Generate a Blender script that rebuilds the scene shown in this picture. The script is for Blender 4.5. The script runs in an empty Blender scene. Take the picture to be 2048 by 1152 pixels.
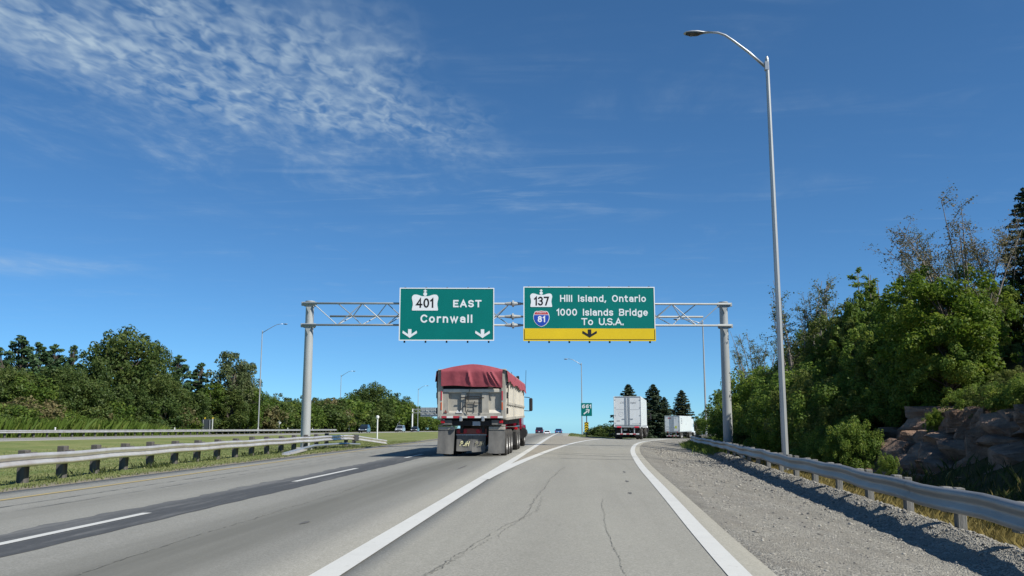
import bpy, math, random
import numpy as np
from mathutils import Vector, Matrix
R = math.radians
sc = bpy.context.scene
col = sc.collection

# ------------------------------------------------------------------ camera, sky, sun, exposure
CAM_H = 1.3
cam_data = bpy.data.cameras.new('camera')
cam_data.sensor_width = 36.0
cam_data.lens = 36.0 * 1750 / 2048
cam_data.clip_end = 8000
cam_data.clip_start = 0.05
cam = bpy.data.objects.new('camera', cam_data)
col.objects.link(cam)
PITCH, YAW = R(8.7388), R(4.0705)
cam.location = (0, 0, CAM_H)
cam.rotation_euler = (R(90) + PITCH, 0, YAW)
sc.camera = cam

SUN_AZ, SUN_EL = R(119), R(44)          # clockwise from the road direction (+Y)
SUN = Vector((math.sin(SUN_AZ) * math.cos(SUN_EL), math.cos(SUN_AZ) * math.cos(SUN_EL), math.sin(SUN_EL)))
w = bpy.data.worlds.new('World')
sc.world = w
w.use_nodes = True
nt = w.node_tree
nt.nodes.clear()
N = nt.nodes.new
L = nt.links.new
out = N('ShaderNodeOutputWorld')
bg = N('ShaderNodeBackground')
bg.inputs['Strength'].default_value = 0.10
sky = N('ShaderNodeTexSky')
sky.sky_type = 'NISHITA'
sky.sun_disc = False
sky.sun_elevation = SUN_EL
sky.sun_rotation = SUN_AZ
sky.altitude = 200
sky.air_density = 0.6
sky.dust_density = 0.0
sky.ozone_density = 6.0


def vmath(op, a, b=None):
    n = N('ShaderNodeVectorMath')
    n.operation = op
    for i, v in enumerate((a, b)):
        if v is None:
            continue
        if isinstance(v, (tuple, list)):
            n.inputs[i].default_value = v
        else:
            L(v, n.inputs[i])
    return n.outputs[0]


def fmath(op, a, b=None, c=None, clamp=False):
    n = N('ShaderNodeMath')
    n.operation = op
    n.use_clamp = clamp
    for i, v in enumerate((a, b, c)):
        if v is None:
            continue
        if isinstance(v, (int, float)):
            n.inputs[i].default_value = v
        else:
            L(v, n.inputs[i])
    return n.outputs[0]


def mrange(v, a, b, c=0.0, d=1.0, smooth=True):
    n = N('ShaderNodeMapRange')
    n.interpolation_type = 'SMOOTHSTEP' if smooth else 'LINEAR'
    L(v, n.inputs[0])
    for i, x in enumerate((a, b, c, d)):
        n.inputs[i + 1].default_value = x
    return n.outputs[0]


def wnoise(vec, scale, detail=4, rough=0.55, dist=0.0):
    n = N('ShaderNodeTexNoise')
    n.inputs['Scale'].default_value = scale
    n.inputs['Detail'].default_value = detail
    n.inputs['Roughness'].default_value = rough
    n.inputs['Distortion'].default_value = dist
    L(vec, n.inputs['Vector'])
    return n.outputs[0]


# high thin cloud: a layer at one height, read by direction (x/z, y/z)
tc = N('ShaderNodeTexCoord')
sep = N('ShaderNodeSeparateXYZ')
L(tc.outputs['Generated'], sep.inputs[0])
dx, dy, dz = sep.outputs
dzc = fmath('MAXIMUM', dz, 0.02)
cu = fmath('DIVIDE', dx, dzc)
cv = fmath('DIVIDE', dy, dzc)
cmb = N('ShaderNodeCombineXYZ')
L(cu, cmb.inputs[0])
L(cv, cmb.inputs[1])
pl = cmb.outputs[0]
warp = N('ShaderNodeTexNoise')
warp.inputs['Scale'].default_value = 1.6
warp.inputs['Detail'].default_value = 3
L(pl, warp.inputs['Vector'])
pw = vmath('ADD', pl, vmath('MULTIPLY', vmath('SUBTRACT', warp.outputs['Color'], (0.5, 0.5, 0.5)), (0.7, 0.7, 0)))


def blob(cx, cy, rx, ry, ang, a, b):
    s = vmath('SUBTRACT', pw, (cx, cy, 0))
    m = N('ShaderNodeMapping')
    m.inputs['Rotation'].default_value = (0, 0, ang)
    L(s, m.inputs['Vector'])
    q = vmath('MULTIPLY', m.outputs[0], (1 / rx, 1 / ry, 0))
    ln = N('ShaderNodeVectorMath')
    ln.operation = 'LENGTH'
    L(q, ln.inputs[0])
    return mrange(ln.outputs['Value'], a, b, 1, 0)


pq = vmath('MULTIPLY', pl, (1.0, 0.55, 1))
lumps = mrange(wnoise(pq, 21, 2, 0.55, 0.5), 0.30, 0.74)
clus = mrange(wnoise(pq, 5.5, 3, 0.6, 0.3), 0.24, 0.60)
veil = mrange(wnoise(pq, 3.0, 7, 0.62, 0.5), 0.38, 0.75)
wisp = mrange(wnoise(vmath('MULTIPLY', pl, (0.5, 1.6, 1)), 1.9, 6, 0.6, 0.8), 0.46, 0.8)
m1 = blob(-1.08, 2.15, 1.2, 0.50, R(-56), 0.40, 1.22)         # the mackerel patch, a band running away to the right
m2 = blob(-1.15, 2.95, 1.0, 0.75, R(-30), 0.2, 1.25)        # thinner veil below it
m3 = blob(-0.45, 3.6, 1.1, 0.7, R(-20), 0.1, 1.2)           # loose wisps
c1 = fmath('MULTIPLY', m1, fmath('ADD', fmath('MULTIPLY', fmath('MULTIPLY', lumps, clus), 0.54), fmath('MULTIPLY', veil, 0.38)))
c2 = fmath('MULTIPLY', m2, fmath('MULTIPLY', veil, fmath('ADD', fmath('MULTIPLY', lumps, 0.25), 0.14)))
c3 = fmath('MULTIPLY', m3, fmath('MULTIPLY', wisp, 0.34))
c4 = fmath('MULTIPLY', fmath('MULTIPLY', wisp, veil), 0.16)
m4 = blob(-3.7, 5.2, 1.1, 0.5, R(-15), 0.0, 1.2)            # low streak at the left
c4 = fmath('ADD', c4, fmath('MULTIPLY', m4, fmath('ADD', fmath('MULTIPLY', veil, 0.3), 0.12)))
cl = fmath('MULTIPLY', fmath('ADD', fmath('ADD', c1, c2), fmath('ADD', c3, c4)), mrange(dz, 0.03, 0.16), None, True)
mixc = N('ShaderNodeMix')
mixc.data_type = 'RGBA'
L(cl, mixc.inputs['Factor'])
tint = N('ShaderNodeMix')
tint.data_type = 'RGBA'
tint.blend_type = 'MULTIPLY'
tint.inputs['Factor'].default_value = 1.0
gam = N('ShaderNodeGamma')
gam.inputs['Gamma'].default_value = 0.85
L(sky.outputs[0], gam.inputs['Color'])
L(gam.outputs[0], tint.inputs[6])
tint.inputs[7].default_value = (0.53, 0.88, 1.05, 1)
L(tint.outputs[2], mixc.inputs[6])
mixc.inputs[7].default_value = (3.3, 4.1, 4.7, 1)
L(mixc.outputs[2], bg.inputs['Color'])
L(bg.outputs[0], out.inputs[0])

sun_data = bpy.data.lights.new('sun', 'SUN')
sun_data.energy = 4.2
sun_data.angle = R(0.53)
sun_data.color = (1.0, 0.955, 0.88)
sun_ob = bpy.data.objects.new('sun', sun_data)
sun_ob.rotation_euler = SUN.to_track_quat('Z', 'Y').to_euler()
sun_ob.location = (20, -20, 40)
col.objects.link(sun_ob)

sc.view_settings.view_transform = 'Standard'
sc.view_settings.look = 'None'
sc.view_settings.gamma = 1
sc.view_settings.exposure = 0.63
sc.view_settings.use_curve_mapping = False
sc.cycles.max_bounces = 6
sc.cycles.transparent_max_bounces = 6
sc.cycles.use_denoising = True

rng = np.random.default_rng(7)
random.seed(7)

# ------------------------------------------------------------------ materials
MATS = {}


def pmat(name, c, rough=0.8, metal=0.0, var=0.0, vscale=4.0, bump=0.0, bscale=40.0, c2=None, spec=0.4, emis=None, coat=0.0, stretch=None):
    """Principled material; colour wanders between c and c2 (or c darkened by var), with fine bump."""
    if name in MATS:
        return MATS[name]
    m = bpy.data.materials.new(name)
    m.use_nodes = True
    t = m.node_tree
    b = t.nodes['Principled BSDF']
    b.inputs['Roughness'].default_value = rough
    b.inputs['Metallic'].default_value = metal
    b.inputs['Specular IOR Level'].default_value = spec
    b.inputs['Coat Weight'].default_value = coat
    b.inputs['Base Color'].default_value = (*c, 1)
    if var > 0 or c2 is not None or bump > 0:
        tcn = t.nodes.new('ShaderNodeTexCoord')
        src = tcn.outputs['Object']
        if stretch:
            mp = t.nodes.new('ShaderNodeMapping')
            mp.inputs['Scale'].default_value = stretch
            t.links.new(src, mp.inputs['Vector'])
            src = mp.outputs[0]
    if var > 0 or c2 is not None:
        nz = t.nodes.new('ShaderNodeTexNoise')
        nz.inputs['Scale'].default_value = vscale
        nz.inputs['Detail'].default_value = 6
        nz.inputs['Roughness'].default_value = 0.65
        t.links.new(src, nz.inputs['Vector'])
        rp = t.nodes.new('ShaderNodeValToRGB')
        rp.color_ramp.elements[0].position = 0.32
        rp.color_ramp.elements[1].position = 0.70
        rp.color_ramp.elements[0].color = (*(c2 if c2 else [x * (1 - var) for x in c]), 1)
        rp.color_ramp.elements[1].color = (*c, 1)
        t.links.new(nz.outputs[0], rp.inputs[0])
        t.links.new(rp.outputs[0], b.inputs['Base Color'])
    if bump > 0:
        nb = t.nodes.new('ShaderNodeTexNoise')
        nb.inputs['Scale'].default_value = bscale
        nb.inputs['Detail'].default_value = 4
        t.links.new(src, nb.inputs['Vector'])
        bp = t.nodes.new('ShaderNodeBump')
        bp.inputs['Strength'].default_value = bump
        bp.inputs['Distance'].default_value = 0.03
        t.links.new(nb.outputs[0], bp.inputs['Height'])
        t.links.new(bp.outputs[0], b.inputs['Normal'])
    if emis:
        b.inputs['Emission Color'].default_value = (*emis[0], 1)
        b.inputs['Emission Strength'].default_value = emis[1]
    MATS[name] = m
    return m


class NB:
    """small node-building helper for the hand-made materials"""

    def __init__(s, name):
        s.m = bpy.data.materials.new(name)
        s.m.use_nodes = True
        s.t = s.m.node_tree
        s.b = s.t.nodes['Principled BSDF']
        g = s.t.nodes.new('ShaderNodeNewGeometry')
        s.pos = g.outputs['Position']
        sp = s.t.nodes.new('ShaderNodeSeparateXYZ')
        s.t.links.new(s.pos, sp.inputs[0])
        s.x, s.y, s.z = sp.outputs
        MATS[name] = s.m

    def n(s, kind, **kw):
        nd = s.t.nodes.new(kind)
        for k, v in kw.items():
            setattr(nd, k, v)
        return nd

    def put(s, v, sock):
        if isinstance(v, (int, float)):
            sock.default_value = v
        elif isinstance(v, tuple):
            sock.default_value = v if len(v) == 4 or sock.type == 'VECTOR' else (*v, 1)
        else:
            s.t.links.new(v, sock)

    def math(s, op, a, b=0.0, clamp=False):
        nd = s.n('ShaderNodeMath', operation=op, use_clamp=clamp)
        s.put(a, nd.inputs[0])
        s.put(b, nd.inputs[1])
        return nd.outputs[0]

    def rng(s, v, a, b, c=0.0, d=1.0):
        nd = s.n('ShaderNodeMapRange', interpolation_type='SMOOTHSTEP')
        s.put(v, nd.inputs[0])
        for i, q in enumerate((a, b, c, d)):
            nd.inputs[i + 1].default_value = q
        return nd.outputs[0]

    def noise(s, scale, detail=4, rough=0.6, stretch=(1, 1, 1), dist=0.0):
        mp = s.n('ShaderNodeMapping')
        mp.inputs['Scale'].default_value = stretch
        s.put(s.pos, mp.inputs['Vector'])
        nd = s.n('ShaderNodeTexNoise')
        nd.inputs['Scale'].default_value = scale
        nd.inputs['Detail'].default_value = detail
        nd.inputs['Roughness'].default_value = rough
        nd.inputs['Distortion'].default_value = dist
        s.t.links.new(mp.outputs[0], nd.inputs['Vector'])
        return nd.outputs[0]

    def voro(s, scale, feature='F1', stretch=(1, 1, 1)):
        mp = s.n('ShaderNodeMapping')
        mp.inputs['Scale'].default_value = stretch
        s.put(s.pos, mp.inputs['Vector'])
        nd = s.n('ShaderNodeTexVoronoi', feature=feature)
        nd.inputs['Scale'].default_value = scale
        s.t.links.new(mp.outputs[0], nd.inputs['Vector'])
        return nd

    def mix(s, f, a, b, blend='MIX'):
        nd = s.n('ShaderNodeMix', data_type='RGBA', blend_type=blend)
        s.put(f, nd.inputs[0])
        s.put(a, nd.inputs[6])
        s.put(b, nd.inputs[7])
        return nd.outputs[2]

    def bump(s, h, strength=0.5, dist=0.02):
        nd = s.n('ShaderNodeBump')
        nd.inputs['Strength'].default_value = strength
        nd.inputs['Distance'].default_value = dist
        s.put(h, nd.inputs['Height'])
        s.t.links.new(nd.outputs[0], s.b.inputs['Normal'])

    def done(s, c, rough=0.85, spec=0.3):
        s.put(c, s.b.inputs['Base Color'])
        s.put(rough, s.b.inputs['Roughness'])
        s.b.inputs['Specular IOR Level'].default_value = spec
        return s.m


def asphalt(name, base, dark, light, bands=()):
    b = NB(name)
    sp = b.voro(75).outputs['Color']
    sepc = b.n('ShaderNodeSeparateColor')
    b.t.links.new(sp, sepc.inputs[0])
    grain = sepc.outputs[0]
    c = b.mix(b.rng(grain, 0.0, 1.0), dark, light)
    c = b.mix(0.62, c, base)
    fine = b.noise(30, 5, 0.75)
    c = b.mix(b.rng(fine, 0.35, 0.75, 0, 0.42), c, tuple(x * 0.58 for x in base))
    blot = b.noise(2.2, 5, 0.7, (1, 0.6, 1))
    c = b.mix(b.rng(blot, 0.5, 0.75, 0, 0.28), c, tuple(x * 0.72 for x in base))
    patch = b.noise(0.35, 4, 0.6, (1, 0.35, 1))
    c = b.mix(b.rng(patch, 0.35, 0.7, 0, 0.35), c, tuple(x * 1.13 for x in base))
    wob = b.math('MULTIPLY', b.math('SUBTRACT', b.noise(0.5, 3, 0.6, (1, 0.15, 1)), 0.5), 0.5)
    xw = b.math('ADD', b.x, wob)
    streak = b.noise(3.0, 4, 0.6, (1, 0.03, 1))
    c = b.mix(b.rng(streak, 0.45, 0.75, 0, 0.22), c, tuple(x * 0.68 for x in base))
    for (x0, half, amt) in bands:
        d = b.math('ABSOLUTE', b.math('SUBTRACT', xw, x0))
        f = b.math('MULTIPLY', b.rng(d, 0.0, half, amt, 0.0), b.rng(streak, 0.2, 0.7, 0.65, 1.0))
        c = b.mix(f, c, tuple(x * 0.5 for x in base))
    b.bump(grain, 0.35, 0.006)
    return b.done(c, 0.9, 0.25)


asphalt('asphalt_main', (0.246, 0.245, 0.212), (0.10, 0.10, 0.10), (0.36, 0.355, 0.34), ((-4.0, 1.5, 0.95), (-8.4, 1.0, 0.30), (-2.9, 0.35, 0.10), (-5.5, 0.35, 0.10)))
asphalt('asphalt_ramp', (0.272, 0.268, 0.228), (0.12, 0.115, 0.105), (0.40, 0.385, 0.35), ((-0.4, 0.7, 0.14),))
asphalt('asphalt_gore', (0.27, 0.25, 0.205), (0.15, 0.14, 0.11), (0.40, 0.37, 0.30))
asphalt('asphalt_far', (0.25, 0.245, 0.225), (0.15, 0.15, 0.14), (0.35, 0.34, 0.31))
asphalt('tar', (0.13, 0.13, 0.125), (0.04, 0.04, 0.04), (0.14, 0.14, 0.135))
b = NB('asphalt_patch')
st1 = b.noise(5.0, 5, 0.7, (1, 0.06, 1))
st2 = b.noise(22, 4, 0.7, (1, 0.3, 1))
lft = b.rng(b.x, -7.0, -6.45, 0.42, 0.0)
ff = b.math('ADD', b.math('ADD', b.rng(st1, 0.48, 0.72, 0, 0.55), b.rng(st2, 0.48, 0.75, 0, 0.30)), lft, True)
b.bump(b.noise(60, 3), 0.3, 0.006)
b.done(b.mix(ff, (0.062, 0.065, 0.067), (0.170, 0.172, 0.165)), 0.85, 0.25)


def paint(name, c, under, wear):
    b = NB(name)
    n1 = b.noise(9, 6, 0.7)
    n2 = b.noise(55, 4, 0.8)
    f = b.math('ADD', b.rng(n1, 0.60 - wear, 0.78, 0, 0.55), b.rng(n2, 0.52, 0.75, 0, 0.5), True)
    cc = b.mix(b.rng(b.noise(1.2, 3), 0.3, 0.7, 0, 0.3), c, tuple(x * 0.82 for x in c))
    return b.done(b.mix(f, cc, under), 0.75, 0.3)


paint('paint_white', (0.53, 0.535, 0.505), (0.28, 0.28, 0.26), 0.06)
paint('paint_yellow', (0.40, 0.31, 0.12), (0.23, 0.22, 0.20), 0.27)

b = NB('crack')
MATS['crack'] = b.done(b.mix(b.rng(b.noise(6, 3), 0.4, 0.65), (0.13, 0.128, 0.113), (0.235, 0.233, 0.205)), 0.9)
b = NB('sealed_crack')
MATS['sealed_crack'] = b.done(b.mix(b.rng(b.noise(2, 4, 0.7, (1, 0.3, 1)), 0.4, 0.65), (0.06, 0.06, 0.06), (0.15, 0.15, 0.145)), 0.6)

# chip-sealed shoulder turning to loose gravel
b = NB('gravel')
vo = b.voro(42)
sepc = b.n('ShaderNodeSeparateColor')
b.t.links.new(vo.outputs['Color'], sepc.inputs[0])
g1 = b.mix(b.rng(sepc.outputs[0], 0.1, 0.95), (0.11, 0.107, 0.095), (0.40, 0.385, 0.335))
g2 = b.mix(b.rng(b.noise(1.1, 5, 0.65), 0.35, 0.7), g1, (0.20, 0.188, 0.16))
g2 = b.mix(b.rng(b.noise(0.45, 4), 0.5, 0.75, 0, 0.5), g2, (0.26, 0.24, 0.195))
dn = b.math('ADD', b.math('MULTIPLY', vo.outputs['Distance'], -1.0), b.math('MULTIPLY', b.noise(9, 4, 0.7), 1.2))
lane_ = b.noise(1.3, 4, 0.65, (1, 0.05, 1))
g2 = b.mix(b.rng(lane_, 0.45, 0.68, 0, 0.55), g2, (0.285, 0.272, 0.228))
g2 = b.mix(b.rng(b.noise(0.8, 4, 0.7, (1, 0.25, 1)), 0.55, 0.72, 0, 0.5), g2, (0.115, 0.110, 0.092))
b.bump(dn, 1.0, 0.022)
b.done(g2, 0.95, 0.2)

# mown grass ground, dry in patches, gravelly by the road edge
b = NB('grass_ground')
gn = b.noise(0.22, 6, 0.65)
fine = b.noise(7, 5, 0.7, (1, 0.45, 1))
c = b.mix(b.rng(gn, 0.36, 0.66), (0.105, 0.150, 0.040), (0.215, 0.215, 0.085))
c = b.mix(b.rng(fine, 0.35, 0.72, 0, 0.75), c, (0.225, 0.235, 0.105))
mow = b.noise(0.9, 2, 0.5, (1, 0.05, 1))
c = b.mix(b.rng(mow, 0.4, 0.65, 0, 0.35), c, (0.085, 0.125, 0.030))
rub = b.rng(b.math('ADD', b.x, b.math('MULTIPLY', b.noise(1.5, 5, 0.7), 1.6)), -12.2, -11.5)
rub = b.math('MULTIPLY', rub, b.rng(b.x, -11.0, -10.0, 1, 0))
c = b.mix(rub, c, (0.20, 0.18, 0.145))
b.bump(fine, 0.8, 0.06)
b.done(c, 0.95, 0.1)

b = NB('forest_floor')
c = b.mix(b.rng(b.noise(0.8, 6, 0.7), 0.35, 0.65), (0.035, 0.045, 0.012), (0.085, 0.070, 0.035))
b.bump(b.noise(3, 5, 0.7), 0.8, 0.2)
b.done(c, 0.95, 0.1)

b = NB('granite')
c = b.mix(b.rng(b.noise(1.6, 6, 0.65), 0.35, 0.68), (0.17, 0.108, 0.076), (0.36, 0.245, 0.178))
c = b.mix(b.rng(b.noise(0.7, 5, 0.6, (1, 1, 2.5)), 0.5, 0.72, 0, 0.75), c, (0.115, 0.105, 0.095))
c = b.mix(b.rng(b.noise(14, 5, 0.7), 0.5, 0.7, 0, 0.5), c, (0.10, 0.085, 0.075))
b.bump(b.math('ADD', b.noise(3.5, 8, 0.7), b.math('MULTIPLY', b.noise(1.2, 4, 0.6, (1, 1, 3)), 1.5)), 1.0, 0.12)
b.done(c, 0.9, 0.25)


def leaf_mat(name, c_lo, c_mid, c_hi, trans=0.33):
    m = bpy.data.materials.new(name)
    m.use_nodes = True
    t = m.node_tree
    t.nodes.clear()
    o = t.nodes.new('ShaderNodeOutputMaterial')
    at = t.nodes.new('ShaderNodeAttribute')
    at.attribute_name = 'tint'
    oi = t.nodes.new('ShaderNodeObjectInfo')
    ad = t.nodes.new('ShaderNodeMath')
    ad.operation = 'MULTIPLY_ADD'
    ad.inputs[1].default_value = 0.22
    ad.inputs[2].default_value = -0.11
    t.links.new(oi.outputs['Random'], ad.inputs[0])
    a2 = t.nodes.new('ShaderNodeMath')
    a2.operation = 'ADD'
    a2.use_clamp = True
    t.links.new(ad.outputs[0], a2.inputs[0])
    t.links.new(at.outputs['Fac'], a2.inputs[1])
    rp = t.nodes.new('ShaderNodeValToRGB')
    e = rp.color_ramp.elements
    e[0].color = (*c_lo, 1)
    e[1].color = (*c_hi, 1)
    k = e.new(0.5)
    k.color = (*c_mid, 1)
    t.links.new(a2.outputs[0], rp.inputs[0])
    p = t.nodes.new('ShaderNodeBsdfPrincipled')
    p.inputs['Roughness'].default_value = 0.55
    p.inputs['Specular IOR Level'].default_value = 0.25
    tr = t.nodes.new('ShaderNodeBsdfTranslucent')
    mx = t.nodes.new('ShaderNodeMixShader')
    mx.inputs[0].default_value = trans
    t.links.new(rp.outputs[0], p.inputs['Base Color'])
    t.links.new(rp.outputs[0], tr.inputs['Color'])
    t.links.new(p.outputs[0], mx.inputs[1])
    t.links.new(tr.outputs[0], mx.inputs[2])
    t.links.new(mx.outputs[0], o.inputs[0])
    MATS[name] = m


leaf_mat('leaf_oak', (0.039, 0.075, 0.018), (0.076, 0.116, 0.027), (0.144, 0.174, 0.043), 0.38)
leaf_mat('leaf_mid', (0.057, 0.106, 0.018), (0.107, 0.173, 0.028), (0.203, 0.240, 0.041), 0.45)
leaf_mat('leaf_bank', (0.080, 0.143, 0.025), (0.150, 0.234, 0.039), (0.284, 0.324, 0.057), 0.5)
leaf_mat('leaf_bank_olive', (0.070, 0.115, 0.027), (0.138, 0.180, 0.041), (0.246, 0.251, 0.060), 0.5)
leaf_mat('leaf_lime', (0.072, 0.132, 0.014), (0.132, 0.209, 0.022), (0.228, 0.264, 0.035), 0.5)
leaf_mat('leaf_poplar', (0.060, 0.089, 0.032), (0.106, 0.137, 0.052), (0.171, 0.190, 0.081))
leaf_mat('leaf_rust', (0.081, 0.093, 0.033), (0.142, 0.132, 0.053), (0.223, 0.173, 0.083))
leaf_mat('leaf_pine', (0.033, 0.066, 0.026), (0.055, 0.104, 0.040), (0.091, 0.144, 0.055), 0.15)
leaf_mat('leaf_spruce', (0.018, 0.033, 0.018), (0.033, 0.055, 0.027), (0.062, 0.083, 0.040), 0.12)
leaf_mat('leaf_spruce_warm', (0.022, 0.034, 0.014), (0.042, 0.056, 0.022), (0.075, 0.082, 0.034), 0.12)
leaf_mat('grass_blade', (0.11, 0.155, 0.045), (0.185, 0.215, 0.075), (0.290, 0.285, 0.135), 0.35)
leaf_mat('weed_blade', (0.070, 0.120, 0.018), (0.120, 0.185, 0.030), (0.220, 0.250, 0.060), 0.38)
leaf_mat('weed_dark', (0.035, 0.055, 0.014), (0.065, 0.090, 0.024), (0.120, 0.140, 0.045), 0.30)
leaf_mat('dry_blade', (0.160, 0.130, 0.040), (0.240, 0.190, 0.065), (0.300, 0.260, 0.100), 0.30)
leaf_mat('pebble', (0.14, 0.132, 0.115), (0.24, 0.228, 0.198), (0.36, 0.345, 0.30), 0.0)

pmat('bark', (0.12, 0.10, 0.08), 0.95, var=0.5, vscale=6, bump=0.6, bscale=20)
pmat('bark_pale', (0.26, 0.23, 0.20), 0.95, var=0.4, vscale=8)
pmat('galvanised', (0.46, 0.48, 0.49), 0.42, 0.65, var=0.25, vscale=3, stretch=(1, 1, 0.3))
pmat('galvanised_post', (0.42, 0.44, 0.44), 0.5, 0.35, var=0.2, vscale=2.0, stretch=(1, 1, 0.25))
pmat('gantry_steel', (0.40, 0.42, 0.41), 0.55, 0.15, var=0.18, vscale=1.5, stretch=(1, 1, 0.3))
pmat('rail_steel', (0.36, 0.365, 0.355), 0.5, 0.45, c2=(0.22, 0.215, 0.20), vscale=1.4, bump=0.08, bscale=3, stretch=(1, 0.25, 1))
pmat('rail_pale', (0.82, 0.79, 0.73), 0.38, 0.62, c2=(0.62, 0.56, 0.50), vscale=1.5)
pmat('rail_dark', (0.06, 0.06, 0.065), 0.6)
pmat('wood_post', (0.150, 0.140, 0.125), 0.95, c2=(0.065, 0.060, 0.055), vscale=7, bump=0.4, bscale=15, stretch=(1, 1, 0.2))
pmat('wood_grey', (0.215, 0.215, 0.200), 0.9, c2=(0.12, 0.118, 0.11), vscale=7, bump=0.4, stretch=(1, 1, 0.2))
pmat('concrete', (0.42, 0.41, 0.38), 0.9, var=0.3, vscale=5)
pmat('sign_green', (0.001, 0.170, 0.150), 0.6, var=0.10, vscale=0.7, spec=0.12)
pmat('sign_white', (0.72, 0.76, 0.77), 0.5)
pmat('sign_black', (0.012, 0.012, 0.014), 0.5)
pmat('sign_yellow', (0.72, 0.52, 0.010), 0.45, var=0.08, vscale=0.8)
pmat('sign_blue', (0.012, 0.06, 0.40), 0.45)
pmat('sign_red', (0.50, 0.03, 0.035), 0.45)
pmat('sign_back', (0.42, 0.45, 0.46), 0.45, 0.4, var=0.15, vscale=2)
pmat('dark_back', (0.06, 0.075, 0.09), 0.6, var=0.2)
pmat('orange_flag', (0.70, 0.50, 0.04), 0.7)
pmat('tarp', (0.34, 0.070, 0.088), 0.75, c2=(0.235, 0.045, 0.060), vscale=1.6, bump=0.6, bscale=4)
pmat('dump_metal', (0.45, 0.43, 0.37), 0.8, 0.0, c2=(0.25, 0.235, 0.20), vscale=2.6, stretch=(1, 1, 0.5))
pmat('dump_side', (0.66, 0.63, 0.55), 0.5, 0.1, c2=(0.48, 0.45, 0.38), vscale=1.6, stretch=(1, 1, 0.3))
pmat('truck_dark', (0.025, 0.025, 0.026), 0.8, var=0.4, vscale=3)
pmat('tyre', (0.022, 0.022, 0.022), 0.9, c2=(0.06, 0.056, 0.05), vscale=4)
pmat('rim', (0.42, 0.42, 0.41), 0.5, 0.4, var=0.3, vscale=6)
pmat('mud_flap', (0.185, 0.180, 0.165), 0.9, c2=(0.095, 0.094, 0.090), vscale=3, bump=0.2, bscale=6, stretch=(1, 1, 0.5))
pmat('flap_text', (0.75, 0.70, 0.40), 0.7)
pmat('flap_text_worn', (0.34, 0.32, 0.22), 0.8)
pmat('red_plate', (0.26, 0.10, 0.075), 0.7, c2=(0.17, 0.045, 0.04), vscale=5)
pmat('red_lens', (0.40, 0.008, 0.015), 0.3)
pmat('tail_lamp', (0.62, 0.02, 0.05), 0.3)
pmat('amber_strip', (0.50, 0.10, 0.03), 0.4)
pmat('tape_red', (0.42, 0.03, 0.05), 0.5)
pmat('tape_white', (0.66, 0.66, 0.64), 0.5)
pmat('cab_red', (0.22, 0.010, 0.028), 0.3, coat=0.5)
pmat('cab_white', (0.72, 0.74, 0.75), 0.35, coat=0.4)
pmat('chrome', (0.75, 0.76, 0.78), 0.15, 0.95)
pmat('glass_dark', (0.015, 0.022, 0.028), 0.08, spec=0.7)
pmat('trailer_white', (0.72, 0.75, 0.75), 0.5, c2=(0.62, 0.65, 0.65), vscale=1.0)
pmat('trailer_side', (0.62, 0.66, 0.65), 0.45, var=0.10, vscale=1.2)
pmat('trailer_frame', (0.40, 0.42, 0.43), 0.5, 0.3)
pmat('logo_grey', (0.16, 0.17, 0.19), 0.6)
pmat('logo_faint', (0.42, 0.44, 0.46), 0.6)
pmat('logo_red', (0.45, 0.10, 0.11), 0.6)
pmat('decal_yellow', (0.55, 0.60, 0.10), 0.6)
pmat('door_rod', (0.34, 0.37, 0.40), 0.5, 0.3)
pmat('car_navy', (0.010, 0.016, 0.026), 0.25, coat=0.6)
pmat('car_silver', (0.36, 0.39, 0.41), 0.3, 0.4, coat=0.5)
pmat('car_black', (0.02, 0.02, 0.024), 0.25, coat=0.6)
pmat('car_plum', (0.05, 0.022, 0.045), 0.25, coat=0.6)
pmat('car_white', (0.75, 0.77, 0.77), 0.3, coat=0.5)
pmat('car_blue', (0.03, 0.12, 0.30), 0.25, coat=0.6)
pmat('headlight', (0.85, 0.87, 0.9), 0.15, spec=0.8)
pmat('white_post', (0.70, 0.71, 0.69), 0.6)
pmat('lamp_glass', (0.10, 0.09, 0.08), 0.3)
M = MATS


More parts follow.
